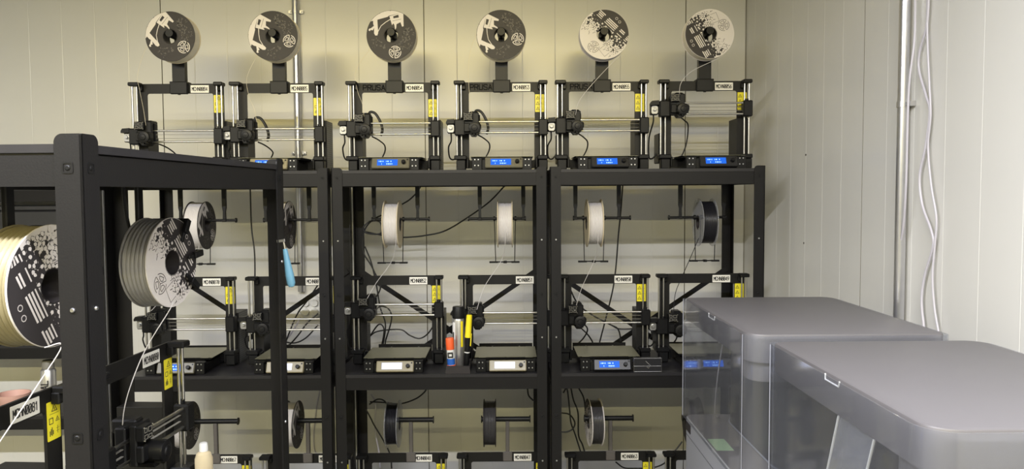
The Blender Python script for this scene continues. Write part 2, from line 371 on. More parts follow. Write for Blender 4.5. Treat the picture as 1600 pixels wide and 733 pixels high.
fr_ = rack('large black steel shelving rack standing nearest the camera on the left', FG_O, FG_R, 0.84, 0.45, FLV, 1.772, None, brace=False, bolts=(1.722, 1.512, 1.32, 1.10, 0.9), cap=True)

# ------------------------------------------------------------------ printers
def frame_mesh():
    mb = MB(); out = rrect(-0.180, 0.180, 0.012, 0.369, 0.006); inn = rrect(-0.137, 0.137, 0.045, 0.329, 0.009)
    mb.ring(out, inn, 'y', -0.003, 0.003); return mb.mesh('frame', 'frame')
def sticker_mesh(kind):
    def f():
        mb = MB(); mb.prism(rrect(-0.019, 0.019, -0.0365, 0.0365, 0.002), 'y', -0.0006, 0)
        mb.mi = 1
        def tri(cx, cz, s_, w_=0.0013):
            P = [(cx + s_ * math.cos(R(a)), cz + s_ * math.sin(R(a))) for a in (90, 210, 330)]; Q = [(cx + (s_ - 2.2 * w_) * math.cos(R(a)), cz + (s_ - 2.2 * w_) * math.sin(R(a))) for a in (90, 210, 330)]
            mb.ring(P, Q, 'y', -0.0009, -0.0005); mb.box(cx - 0.0006, cx + 0.0006, -0.0009, -0.0005, cz - s_ * 0.25, cz + s_ * 0.3)
        if kind == 'three':
            for k in (-1, 0, 1): tri(-0.008, k * 0.022 - 0.002, 0.0095)
            for k in (-1, 0, 1): mb.box(0.006, 0.014, -0.0009, -0.0005, k * 0.022 - 0.004, k * 0.022 - 0.003); mb.box(0.006, 0.011, -0.0009, -0.0005, k * 0.022 + 0.001, k * 0.022 + 0.002)
        else:
            tri(0.002, 0.022, 0.010)
            mb.box(-0.012, 0.014, -0.0009, -0.0005, 0.0125, 0.0132)
            mb.ring(rrect(-0.014, -0.002, -0.006, 0.006, 0.001), rrect(-0.0125, -0.0035, -0.0045, 0.0045, 0.0005), 'y', -0.0009, -0.0005)
            tri(0.010, 0.000, 0.0065, 0.0008)
            mb.box(0.006, 0.0145, -0.0009, -0.0005, -0.017, -0.0165); mb.box(0.006, 0.0145, -0.0009, -0.0005, -0.022, -0.0215); mb.box(0.0095, 0.0103, -0.0009, -0.0005, -0.027, -0.012)
            for k in range(4): mb.box(-0.013 + 0.003 * k, -0.0112 + 0.003 * k, -0.0009, -0.0005, -0.028 + 0.002 * (k % 2), -0.018 + 0.003 * (k % 3))
        return mb.mesh('warning_sticker', ['yellow', 'ink'])
    return cached(('stk', kind), f)
def z_cap(sg):
    return cached(('zc', sg), lambda: MB().box(*(sorted((sg * 0.152, sg * (0.197 if sg < 0 else 0.189)))), -0.046, -0.0035, 0.356, 0.371, 0.003).box(*(sorted((sg * 0.150, sg * 0.170))), -0.02, -0.0032, 0.338, 0.36, 0.002).mesh('z_axis_top_holder', 'plastic'))
def z_mot(sg):
    def f():
        mb = MB(); mb.box(*(sorted((sg * 0.150, sg * 0.188))), -0.052, -0.0095, 0.004, 0.046, 0.003)
        return mb.mesh('z_axis_motor', 'plastic')
    return cached(('zm', sg), f)
def z_mount(sg):
    return cached(('zmm', sg), lambda: MB().box(*(sorted((sg * 0.146, sg * (0.197 if sg < 0 else 0.189)))), -0.056, -0.0035, 0.0465, 0.064, 0.003).box(*(sorted((sg * 0.138, sg * 0.147))), -0.04, -0.0035, 0.012, 0.055, 0.002).mesh('motor_mount', 'plastic'))
def x_end(sg):
    def f():
        mb = MB(); mb.box(*(sorted((sg * 0.151, sg * (0.195 if sg < 0 else 0.189)))), -0.052, -0.014, -0.056, 0.010, 0.004)
        mb.cyl((sg * 0.169, -0.028, 0.008), (sg * 0.169, -0.028, 0.018), 0.009, 12); return mb.mesh('x_axis_end_block', 'plastic')
    return cached(('xe', sg), f)
def xmotor():
    def f():
        mb = MB(); mb.box(-0.226, -0.1955, -0.028, 0.010, -0.045, -0.003, 0.003); return mb.mesh('x_axis_motor', 'plastic')
    return cached('xm', f)
def xmface():
    def f():
        mb = MB(); mb.prism([(-0.221, -0.042), (-0.203, -0.042), (-0.198, -0.036), (-0.198, -0.014), (-0.203, -0.010), (-0.221, -0.010), (-0.225, -0.016), (-0.225, -0.036)], 'y', -0.0305, -0.0282)
        mb.lathe([(0.0, -0.040), (0.006, -0.040), (0.006, -0.033), (0.009, -0.032), (0.009, -0.030)], 14, 'y', (-0.2115, 0, -0.024)); return mb.mesh('motor_face', 'mface')
    return cached('xf', f)
def xmbr():
    return cached('xb', lambda: MB().prism([(-0.230, 0.000), (-0.224, 0.010), (-0.196, 0.012), (-0.196, -0.006), (-0.230, -0.008)], 'y', -0.046, -0.012).mesh('motor_bracket', 'plastic'))
def extr():
    def f():
        mb = MB(); mb.box(-0.034, 0.026, -0.062, -0.046, -0.052, 0.036, 0.003); mb.box(-0.030, 0.030, -0.036, -0.012, -0.050, 0.030, 0.003)
        mb.box(-0.012, 0.022, -0.05, 0.006, 0.012, 0.042, 0.004)
        mb.prism([(-0.012, -0.052), (0.022, -0.052), (0.014, -0.062), (-0.004, -0.062)], 'y', -0.085, -0.03)
        mb.box(-0.034, -0.010, -0.076, -0.06, -0.044, -0.008, 0.003)
        return mb.mesh('extruder', 'plastic')
    return cached('ex', f)
def excover():
    def f():
        mb = MB(); mb.box(-0.036, 0.002, -0.080, -0.0622, 0.002, 0.034, 0.002); mb.mi = 1
        for (a, b_, c, d) in ((-0.033, -0.020, 0.006, 0.016), (-0.017, -0.003, 0.006, 0.014), (-0.033, -0.022, 0.020, 0.030), (-0.018, -0.003, 0.019, 0.030)):
            mb.ring(rrect(a, b_, c, d, 0.001, 1), rrect(a + 0.0014, b_ - 0.0014, c + 0.0014, d - 0.0014, 0.0005, 1), 'y', -0.0806, -0.0798)
        for x in (-0.0335, -0.0005):
            for z in (0.0045, 0.0315): mb.cyl((x, -0.082, z), (x, -0.0795, z), 0.0016, 8)
        return mb.mesh('extruder_cover', ['plastic', 'belt'])
    return cached('exc', f)
def exfan():
    def f():
        mb = MB(); mb.lathe([(0.016, -0.106), (0.023, -0.104), (0.0245, -0.095), (0.0245, -0.064), (0.010, -0.0635)], 20, 'y', (0.010, 0, -0.030))
        mb.lathe([(0.0, -0.110), (0.011, -0.109), (0.014, -0.1045), (0.016, -0.1035)], 16, 'y', (0.010, 0, -0.030))
        mb.box(0.002, 0.036, -0.10, -0.064, -0.038, -0.012, 0.005)
        for k in range(5):
            a = R(200 + 32 * k); mb.box(0.010 + 0.022 * math.cos(a) - 0.003, 0.010 + 0.022 * math.cos(a) + 0.003, -0.10, -0.085, -0.030 + 0.024 * math.sin(a) - 0.003, -0.030 + 0.024 * math.sin(a) + 0.003)
        return mb.mesh('cooling_fan', 'plastic')
    return cached('exf', f)
def nozzle():
    return cached('noz', lambda: MB().cyl((0, -0.058, -0.062), (0, -0.058, -0.054), 0.003, 10, 0.007).mesh('nozzle', 'bolt'))
def bedm():
    def f():
        mb = MB(); mb.box(-0.122, 0.122, 0, 0.212, 0.0455, 0.0495, 0.001); mb.box(-0.09, 0.09, 0.01, 0.20, 0.036, 0.044)
        for x in (-0.11, 0, 0.11):
            for y in (0.012, 0.2): mb.cyl((x, y, 0.0495), (x, y, 0.0525), 0.004, 8)
        return mb.mesh('heated_bed', 'plastic')
    return cached('bed', f)
def sheetm():
    def f():
        mb = MB(); P = [(-0.125, 0.0), (-0.11, 0.0), (-0.108, -0.006), (-0.08, -0.006), (-0.078, 0), (0.078, 0), (0.08, -0.006), (0.108, -0.006), (0.11, 0), (0.125, 0), (0.125, 0.21), (-0.125, 0.21)]
        mb.prism(P, 'z', 0.0527, 0.0537); return mb.mesh('print_sheet', 'sheet')
    return cached('sheet', f)
LR = Matrix.Rotation(R(-28), 3, 'X')
def lcdm(mt):
    def f():
        mb = MB(); mb.box(-0.074, 0.074, -0.008, 0.008, -0.022, 0.022, 0.003); me = mb.mesh('control_panel', mt); return me
    return cached(('lcd', mt), f)
def scrm(mt):
    def f():
        mb = MB(); mb.box(-0.052, 0.028, -0.0088, -0.0079, -0.012, 0.014); mb.mi = 1; rnd = random.Random(4)
        if mt == 'lcd':
            for r_ in range(2):
                x = -0.046
                for k in range(9):
                    w_ = rnd.choice((0.002, 0.004, 0.006))
                    if rnd.random() < 0.62: mb.box(x, x + w_, -0.0091, -0.0087, 0.006 - r_ * 0.011 - 0.003, 0.006 - r_ * 0.011 + 0.002)
                    x += w_ + 0.0025
        return mb.mesh('display_screen', [mt, 'lcdt'])
    return cached(('scr', mt), f)
def knobm():
    return cached('knob', lambda: MB().lathe([(0, -0.022), (0.007, -0.022), (0.008, -0.020), (0.008, -0.008)], 16, 'y', (0.052, 0, 0.0)).lathe([(0, -0.0095), (0.003, -0.0095), (0.003, -0.008)], 8, 'y', (0.066, 0, 0.013)).mesh('control_knob', 'plastic'))
def brk(sg):
    return cached(('brk', sg), lambda: MB().box(*(sorted((sg * 0.078, sg * 0.118))), -0.196, -0.170, 0.0, 0.048, 0.002).mesh('front_bracket', 'plastic'))
def rail(sg):
    def f():
        mb = MB(); a, b_ = sorted((sg * 0.088, sg * 0.110)); mb.box(a, b_, -0.170, 0.165, 0.004, 0.033, 0.001)
        mb.box(a + 0.004, b_ - 0.004, -0.165, 0.16, 0.0, 0.005); return mb.mesh('side_rail', 'frame')
    return cached(('rail', sg), f)
def rodm(x, y, z0, z1, r, nm, mt='steel'):
    return cached(('rod', x, y, z0, z1, r), lambda: MB().cyl((x, y, z0), (x, y, z1), r, 12).mesh(nm, mt))

def stalk():
    def f():
        mb = MB(); mb.prism([(-0.026, 0.375), (0.026, 0.375), (0.026, 0.462), (0.020, 0.478), (0.013, 0.486), (0.013, 0.566), (0.006, 0.574), (-0.006, 0.574), (-0.013, 0.566), (-0.013, 0.486), (-0.020, 0.478), (-0.026, 0.462)], 'y', -0.014, 0.014); return mb.mesh('holder_stalk', 'plastic')
    return cached('stalk', f)
def spclip():
    return cached('spclip', lambda: MB().box(-0.036, 0.036, -0.020, -0.0035, 0.325, 0.3765, 0.003).box(-0.036, 0.036, -0.02, 0.03, 0.3695, 0.3765, 0.002).box(-0.036, 0.036, 0.0035, 0.03, 0.335, 0.3765, 0.003).cyl((0, -0.012, 0.322), (0, -0.012, 0.326), 0.006, 10).mesh('frame_clip', 'plastic'))
def spbar():
    return cached('spbar', lambda: MB().lathe([(0, -0.092), (0.0150, -0.092), (0.0158, -0.090), (0.0158, -0.013)], 20, 'y', (0, 0, 0.5585)).mesh('spool_bar', 'plastic'))

def psu_mesh():
    me = MB().box(0.139, 0.189, 0.004, 0.118, 0.0, 0.215, 0.001).mesh('power_supply', ['frame', 'perf'])
    for p in me.polygons: p.material_index = 1 if p.normal.x > 0.9 else 0
    return me
def printer(num, loc, rz=0, zx=0.20, lcd='lcd', case='case', sticker='three', stz=0.327, hold=None, arc=True, cloop=True, bed=-0.16, where='', group=None, brand=False, ex=-0.12, psu=True, plate=True, label=None):
    t = thing('desktop_printer', label or ('black desktop 3D printer with number plate %s %s' % (num, where)), '3D printer', loc, rz, group)
    fr = ob('frame', cached('frame', frame_mesh), t)
    if plate:
        np_ = ob('number_plate', cached('np', lambda: MB().prism(rrect(-0.0375, 0.0375, -0.0155, 0.0155, 0.0015, 2), 'y', -0.0008, 0).mesh('number_plate', 'plate')), t, (0.082, -0.003, 0.347)); np_['label'] = 'white number plate reading ' + num
        ob('lettering', text_mesh(num, 0.0215, 'ink', sx=0.60, bold=0.16), np_, (0, -0.001, 0))
    st = ob('warning_sticker', sticker_mesh(sticker), t, (0.158, -0.003, stz - 0.0365)); st['label'] = 'yellow warning sticker'
    if brand: ob('embossed_lettering', text_mesh('PRUSA', 0.030, 'faint', sx=1.0), fr, (-0.086, -0.0036, 0.349))
    for sg in (-1, 1):
        ob('z_axis_top_holder', z_cap(sg), t); zmt = ob('z_axis_motor', z_mot(sg), t); ob('motor_mount', z_mount(sg), zmt)
        xs, xl = (-0.186, -0.167) if sg < 0 else (0.180, 0.161)
        ob('smooth_rod', rodm(xs, -0.028, 0.063, 0.358, 0.0042, 'smooth_rod'), t); ob('lead_screw', rodm(xl, -0.028, 0.063, 0.358, 0.0033, 'lead_screw'), t)
        ob('x_axis_end_block', x_end(sg), t, (0, 0, zx))
        bb = ob('front_bracket', brk(sg), t)
        for (bx, bz) in ((0.0925, 0.040), (0.0925, 0.017), (0.106, 0.040), (0.106, 0.017)): ob('bolt', bolt_mesh(), bb, (sg * bx, -0.196, bz), (0, 0, 0)).scale = (0.78, 1, 0.78)
        ob('side_rail', rail(sg), t)
    for k in (0, 1):
        ob('x_axis_rod', cached('xrod', lambda: MB().cyl((-0.152, 0, 0), (0.152, 0, 0), 0.0040, 12).mesh('x_axis_rod', 'steel')), t, (0, -0.040, zx - 0.045 * k))
    ob('x_axis_belt', cached('belt', lambda: B('x_axis_belt', 'belt', (-0.152, 0.152, -0.036, -0.030, -0.016, -0.0147), (-0.152, 0.152, -0.036, -0.030, -0.031, -0.0297))), t, (0, 0, zx))
    xm = ob('x_axis_motor', xmotor(), t, (0, 0, zx)); ob('motor_face', xmface(), xm)['label'] = 'silver motor face with pulley'; ob('motor_bracket', xmbr(), xm)
    e = ob('extruder', extr(), t, (ex, -0.004, zx)); ob('extruder_cover', excover(), e); ob('cooling_fan', exfan(), e); ob('nozzle', nozzle(), e)
    if arc:
        ob('cable_sleeve', cached('arc', lambda: MB().tube([(-0.002, 0.01, 0.038), (0.004, 0.014, 0.052), (0.024, 0.018, 0.046), (0.044, 0.02, 0.012), (0.052, 0.022, -0.022), (0.044, 0.024, -0.046)], 0.0058, 8).mesh('cable_sleeve', 'cable')), t, (ex + 0.01, 0, zx))
    if cloop:
        ob('extruder_cable', cached(('loop', zx), lambda: MB().tube([(0.02, 0.01, zx - 0.05), (0.045, 0.03, zx - 0.064), (0.066, 0.05, zx - 0.085), (0.062, 0.07, zx * 0.32 + 0.02), (0.035, 0.085, 0.045), (0.0, 0.09, 0.03)], 0.003, 8).mesh('extruder_cable', 'cable')), t, (ex, 0, 0))
    ob('motor_cable', cached(('mc', zx), lambda: MB().tube([(-0.212, -0.005, zx - 0.044), (-0.212, 0.0, zx - 0.075), (-0.225, 0.02, zx * 0.5), (-0.222, 0.04, 0.06), (-0.205, 0.05, 0.052), (-0.184, 0.055, 0.075)], 0.0032, 8).mesh('motor_cable', 'cable')), t)
    for k, x in enumerate((-0.06, 0.06)): ob('y_axis_rod', cached('yr%d' % k, lambda: MB().cyl((x, -0.17, 0.030), (x, 0.165, 0.030), 0.004, 10).mesh('y_axis_rod', 'steel')), t)
    bd = ob('heated_bed', bedm(), t, (0, bed, 0)); ob('print_sheet', sheetm(), bd)
    ob('front_plate', cached('fp', lambda: B('front_plate', 'frame', (-0.088, 0.088, -0.186, -0.180, 0.003, 0.036))), t)
    ob('rear_plate', cached('rp', lambda: B('rear_plate', 'frame', (-0.118, 0.118, 0.1655, 0.171, 0.0, 0.045))), t)
    cp = ob('control_panel', lcdm(case), t, (0.008, -0.199, 0.0262), (R(-24), 0, 0))
    s2 = ob('display_screen', scrm(lcd), cp); s2['label'] = 'lit blue display' if lcd == 'lcd' else 'lit display with glare painted pale'
    ob('control_knob', knobm(), cp)
    if psu: ob('power_supply', cached('psu', psu_mesh), t)
    ob('electronics_box', cached('einsy', lambda: MB().box(-0.188, -0.142, 0.004, 0.105, 0.03, 0.155, 0.003).mesh('electronics_box', 'plastic')), t)
    if hold == 'top':
        h = ob('spool_holder', stalk(), t); ob('frame_clip', spclip(), h); ob('spool_bar', spbar(), h)
    if hold and hold[0] == 'T':
        xo = hold[1]
        def f():
            mb = MB(); mb.lathe([(0, -0.112), (0.0155, -0.112), (0.0155, -0.108), (0.0105, -0.107), (0.0105, 0.093), (0.0155, 0.094), (0.0155, 0.098), (0, 0.098)], 16, 'x'); return mb.mesh('spool_bar', 'plastic')
        h = ob('spool_holder', cached('tpost', lambda: MB().box(-0.008, 0.008, -0.008, 0.010, 0.355, 0.505, 0.002).box(-0.02, 0.02, -0.014, -0.0035, 0.333, 0.374, 0.003).mesh('spool_holder', 'dark2')), t, (xo, 0, 0))
        ob('spool_bar', cached('tbar', f), h, (0, 0, 0.512))
    return t

# ------------------------------------------------------------------ spools
RS = 0.1
def clipc(P, r=0.0985):
    out = []
    for x, z in P:
        d = math.hypot(x, z); out.append((x * r / d, z * r / d) if d > r else (x, z))
    return out
def seg_poly(c, r=0.0985, hi=True, n=40):
    """part of the disc with z above c"""
    a0 = math.asin(c / r); return [(r * math.cos(a0 + (PI - 2 * a0) * k / n), r * math.sin(a0 + (PI - 2 * a0) * k / n)) for k in range(n + 1)]
def strokes(mb, P, w_, y, closed=False):
    n = len(P)
    for i in range(n if closed else n - 1):
        a = Vector(P[i]); b_ = Vector(P[(i + 1) % n]); d = b_ - a
        if d.length < 1e-6: continue
        nn = Vector((-d.y, d.x)).normalized() * w_ / 2; e = d.normalized() * w_ * 0.3
        mb.poly([(q.x, y, q.y) for q in (a + nn - e, b_ + nn + e, b_ - nn + e, a - nn - e)])
def logo(mb, cx, cz, r, y, rot, w_=0.0022):
    for k in range(3):
        a0 = rot + 120 * k
        strokes(mb, [(cx + r * math.cos(R(a0 + a)), cz + r * math.sin(R(a0 + a))) for a in range(12, 110, 8)], w_, y)
        strokes(mb, [(cx + r * math.cos(R(a0 + 8)), cz + r * math.sin(R(a0 + 8))), (cx, cz)], w_ * 0.9, y - 0.0001)
        am = a0 + 62
        P = [(cx + q * r * math.cos(R(am + s_)), cz + q * r * math.sin(R(am + s_))) for q, s_ in ((0.25, 0), (0.52, -38), (0.80, -22), (0.78, 30), (0.5, 36))]
        strokes(mb, P, w_ * 0.9, y - 0.0002, True)
def artA():
    """dark disc with a pale patch at the top, pale figure and emblem; drawn facing -y"""
    mb = MB(); rnd = random.Random(3); k_ = RS / 250.0
    def Z(px, pz): return ((px - 375) * k_, (355 - pz) * k_)
    def pl(pts, y): mb.poly([(x, y, z) for x, z in clipc([Z(*p) for p in pts])])
    mb.mi = 1                                                     # mottle
    for i in range(150):
        a = R(rnd.uniform(-170, 30)); r = rnd.uniform(0.45, 0.92) * RS; x, z = r * math.cos(a), r * math.sin(a)
        if z < -0.055 or (abs(x) < 0.02): continue
        s_ = rnd.uniform(0.002, 0.0045); b_ = rnd.uniform(0, 180)
        P = clipc([(x + s_ * q * math.cos(R(b_ + t)), z + s_ * q * math.sin(R(b_ + t))) for t, q in ((0, 1.7), (80, .6), (180, 1.2), (260, .5))])
        mb.poly([(u, -0.0003, v) for u, v in P])
    mb.mi = 0
    arc = [(375 + 246 * math.cos(R(a)), 355 - 246 * math.sin(R(a))) for a in range(58, 145, 4)]
    pl(arc + [(160, 208), (340, 172), (355, 160), (480, 130)], -0.0005)
    pl([(360, 165), (385, 255), (400, 235), (410, 255), (415, 300), (426, 285), (430, 245), (470, 225), (486, 270), (502, 265), (505, 135), (480, 128)], -0.0006)
    pl([(195, 200), (238, 196), (240, 250), (245, 330), (236, 356), (215, 356), (203, 335), (205, 270), (196, 240)], -0.0006)
    pl([(212, 270), (188, 306), (170, 298), (162, 313), (148, 305), (152, 290), (172, 284), (200, 262)], -0.0007)
    strokes(mb, [Z(240, 322), Z(275, 260), Z(320, 225), Z(375, 192)], 0.0028, -0.0007)
    logo(mb, *Z(412, 523), 0.0235, -0.0006, 20, 0.003)
    mb.mi = 2
    pl([(398, 166), (450, 150), (455, 178), (400, 187)], -0.0009)
    for (x, z) in ((262, 134), (370, 108)): pl([(x + 6 * math.cos(R(a)), z + 6 * math.sin(R(a))) for a in range(0, 360, 60)], -0.0009)
    strokes(mb, [Z(392, 212), Z(480, 194)], 0.0012, -0.0009)
    return mb.mesh('printed_artwork', ['cream', 'dark2', 'dark'])
def artB():
    """pale disc with a dark cap, stripes and a lace of rings; u right, v up"""
    mb = MB(); rnd = random.Random(8); r0 = RS
    mb.mi = 1
    mb.poly([(x, -0.0003, z) for x, z in seg_poly(0.030)])
    def blob(x, z, s_, y, n=9, irr=0.25):
        P = clipc([(x + s_ * (1 + rnd.uniform(-irr, irr)) * math.cos(2 * PI * k / n), z + s_ * (1 + rnd.uniform(-irr, irr)) * math.sin(2 * PI * k / n)) for k in range(n)])
        mb.poly([(u, y, v) for u, v in P])
    cells = []
    st_ = 0.0088; row = 0; z = 0.027
    while z > -0.062:
        x = -0.095 + (row % 2) * st_ / 2
        while x < 0.095:
            cx, cz = x + rnd.uniform(-.0016, .0016), z + rnd.uniform(-.0016, .0016); d = math.hypot(cx, cz)
            lim = -0.005 - 0.030 * min(1, max(0, (abs(cx) - 0.02) / 0.05)) + rnd.uniform(-.012, .012) if cx < 0 else -0.012 - 0.035 * min(1, max(0, (abs(cx) - 0.02) / 0.05)) + rnd.uniform(-.012, .012)
            if 0.030 < d < 0.0925 and cz > lim: cells.append((cx, cz, max(0.0, (0.03 - cz) / 0.06)))
            x += st_
        z -= st_ * 0.80; row += 1
    mb.mi = 1
    for k, (cx, cz, f) in enumerate(cells): blob(cx, cz, 0.0058 - 0.0016 * f, -0.00035 - k * 1e-6, 8, 0.28)
    for cx, cz, f in cells:
        if f > 0.5 and rnd.random() < 0.6: strokes(mb, [p for p in [(cx, cz), (cx + rnd.uniform(-.004, .004), cz - 0.006), (cx + rnd.uniform(-.006, .006), cz - 0.012)] if math.hypot(*p) < 0.095], 0.0014, -0.00052)
    mb.mi = 0
    for k, (cx, cz, f) in enumerate(cells):
        if rnd.random() < 0.30 + 0.75 * f: blob(cx, cz, 0.0036 + 0.0004 * f, -0.0006 - k * 1e-6, 8, 0.30)
    # stripes
    for g, (u0, u1) in enumerate(((-0.078, -0.046), (-0.034, 0.022), (0.032, 0.062), (0.07, 0.09))):
        for k in range(4):
            if (g, k) in ((2, 1),): continue
            z = 0.036 + k * 0.0072; w_ = 0.0042 if k else 0.0030
            a, b_ = u0 + rnd.uniform(0, .005), u1 - rnd.uniform(0, .006)
            P = clipc([(a, z), (b_, z), (b_, z + w_), (a, z + w_)]); mb.poly([(u, -0.0008, v) for u, v in P])
    for (x, z) in ((0.012, 0.078), (-0.006, 0.080)):
        strokes(mb, [(x + 0.005 * math.cos(R(a)), z + 0.005 * math.sin(R(a))) for a in range(0, 361, 45)], 0.0014, -0.0008)
    mb.mi = 1
    logo(mb, 0.002, -0.066, 0.0225, -0.0006, 55, 0.0015)
    c, s_ = math.cos(R(-8)), math.sin(R(-8))
    strokes(mb, [(0.047 + x * c - z * s_, -0.040 + x * s_ + z * c) for x, z in ((-0.018, -0.022), (0.018, -0.022), (0.018, 0.022), (-0.018, 0.022))], 0.0010, -0.0006, True)
    return mb.mesh('printed_artwork', ['cream', 'dark'])
def flange(matn, y0, y1):
    return cached(('fl', matn, y0, y1), lambda: MB().lathe([(0.028, y0), (0.0995, y0), (0.1, (y0 + y1) / 2), (0.0995, y1), (0.028, y1), (0.028, y0)], 56, 'y').mesh('flange', matn))
def winding(matn, th, r, n=13, amp=0.0016):
    def f():
        prof = [(0.03, -th / 2)]; ys = -th / 2
        for k in range(n):
            a = ys + th * k / n; prof += [(r - amp, a), (r - amp * 0.2, a + th / n * 0.25), (r, a + th / n / 2), (r - amp * 0.2, a + th / n * 0.75)]
        prof += [(r - amp, th / 2), (0.03, th / 2), (0.03, -th / 2)]
        return MB().lathe(prof, 56, 'y').mesh('filament_winding', matn)
    return cached(('wd', matn, th, r, n), f)
def spool(label, c, rz, art, rot, fil, fl, th=0.065, fill=0.094, group=None, back=None, strand=None, smat=None, sr=0.0011, ridges=13, amp=0.0016):
    """spool with its axis along local y, artwork on -y; c = centre, rot = turn of the artwork in degrees"""
    t = thing('filament_spool', label, 'filament spool', c, rz, group)
    y = th / 2; f_ = ob('front_flange', flange(fl, -y, -y + 0.003), t); ob('rear_flange', flange(back or fl, y - 0.003, y), t)
    if art:
        a = ob('printed_artwork', cached(art, artA if art == 'A' else artB), f_, (0, -y, 0), (0, -R(rot), 0))
    ob('hub', cached(('hub', th), lambda: MB().lathe([(0.0276, -y), (0.0305, -y), (0.0305, y), (0.0276, y), (0.0276, -y)], 32, 'y').mesh('hub', 'dark')), t)
    ob('filament_winding', winding(fil, th - 0.0064, fill, ridges, amp), t)
    if strand:
        Mi = (Matrix.Translation(c) @ Matrix.Rotation(rz, 4, 'Z')).inverted()
        ob('filament_strand', MB().tube([Mi @ Vector(p) for p in strand], sr, 6).mesh('filament_strand', smat or fil), t)
    return t

# ------------------------------------------------------------------ top row
YP = 3.225
TZ = 1.7752
GT = 'printers on the top shelves'; GM = 'printers on the middle shelves'; GB = 'printers on the bottom shelves'
top = [
 ('MCHN0084', -1.352, 0.172, 'book', 0.322, 'olive', False, False, 39, 'A'),
 ('MCHN0085', -0.939, 0.178, 'book', 0.308, 'tan', True, False, 60, 'A'),
 ('MCHN0054', -0.462, 0.198, 'three', 0.300, 'olive', True, True, 0, 'A'),
 ('MCHN0053', -0.018, 0.202, 'three', 0.318, 'olive', True, True, 63, 'A'),
 ('MCHN0055', 0.399, 0.207, 'three', 0.318, 'case', False, True, -43, 'B'),
 ('MCHN0056', 0.826, 0.274, 'three', 0.322, 'case', False, False, 120, 'B')]
st_top = [
 [at(243, 52, 3.17), at(225, 82, 3.17), at(215, 118, 3.17), at(218, 140, 3.17), at(224, 170, 3.16), at(228, 196, 3.15)],
 [at(405, 80, 3.20), at(386, 120, 3.2), at(389, 150, 3.18), at(397, 170, 3.16), at(401, 190, 3.15)],
 [at(583, 70, 3.20), at(556, 110, 3.2), at(558, 140, 3.18), at(566, 162, 3.16), at(569, 182, 3.15)],
 [at(755, 38, 3.17), at(740, 64, 3.17), at(732, 100, 3.17), at(733, 140, 3.16), at(737, 180, 3.15)],
 [at(968, 88, 3.14), at(955, 100, 3.13), at(925, 132, 3.12), at(905, 158, 3.13), at(899, 180, 3.15)],
 [at(1128, 88, 3.14), at(1110, 97, 3.13), at(1080, 112, 3.12), at(1064, 130, 3.13), at(1061, 152, 3.15)]]
for i, (num, x, zx, stk, stz, case, arc, br, rot, art) in enumerate(top):
    printer(num, (x, YP, TZ), 0, zx, 'lcd', case, stk, stz, 'top', arc, True, -0.16, 'on the top shelf', GT, br)
    spool('%s filament spool mounted above the top shelf printer %s' % (('dark printed' if art == 'A' else 'pale and black patterned'), num), Vector((x, YP - 0.052, TZ + 0.547)), 0, art, rot,
          ('fcream', 'fcream', 'fcream', 'fcream', 'fwhite', 'fcream')[i], 'dark' if art == 'A' else 'cream', 0.062, 0.0975, 'spools on top of the upper printers', 'card' if art == 'A' else 'cream', st_top[i], 'fcream' if i < 4 else 'fwhite', 0.0011 if i > 3 else 0.0007)

# ------------------------------------------------------------------ middle row
MZ = 0.9702
mid = [('MCHN0070', -1.324, 0.198, 'book', 0.327, 'olive', 'lcd', -0.13), ('MCHN0072', -0.892, 0.194, 'book', 0.327, 'tan', 'lcd_glare', -0.16), ('MCHN0052', -0.456, 0.252, 'three', 0.326, 'tan', 'lcd_glare', -0.16),
       ('MCHN0051', -0.008, 0.214, 'three', 0.326, 'tan', 'lcd_glare', -0.16), ('MCHN0050', 0.408, 0.214, 'three', 0.326, 'case', 'lcd', -0.16), ('MCHN0049', 0.822, 0.176, 'three', 0.326, 'case', 'lcd', -0.12)]
for num, x, zx, stk, stz, case, lc, bd in mid:
    printer(num, (x, YP, MZ), 0, zx, lc, case, stk, stz, None, False, False, bd, 'on the middle shelf', GM)
bot = [('MCHN0067', -1.273, 0.19, 0.03), ('MCHN0068', -0.852, 0.19, 0.0), ('MCHN0048', -0.445, 0.2, 0.031), ('MCHN0047', -0.021, 0.2, 0.018), ('MCHN0063', 0.436, 0.2, 0.0), ('MCHN0064', 0.854, 0.2, 0.0)]
for num, x, zx, xo in bot:
    lb = None
    if num == 'MCHN0064': lb = 'black desktop 3D printer on the bottom shelf, half hidden by the enclosed machine'
    printer(num, (x, YP, 0.2102), 0, zx, 'lcd', 'case', 'three', 0.322, ('T', xo), False, False, -0.16, 'on the bottom shelf', GB, plate=(num != 'MCHN0064'), label=lb)

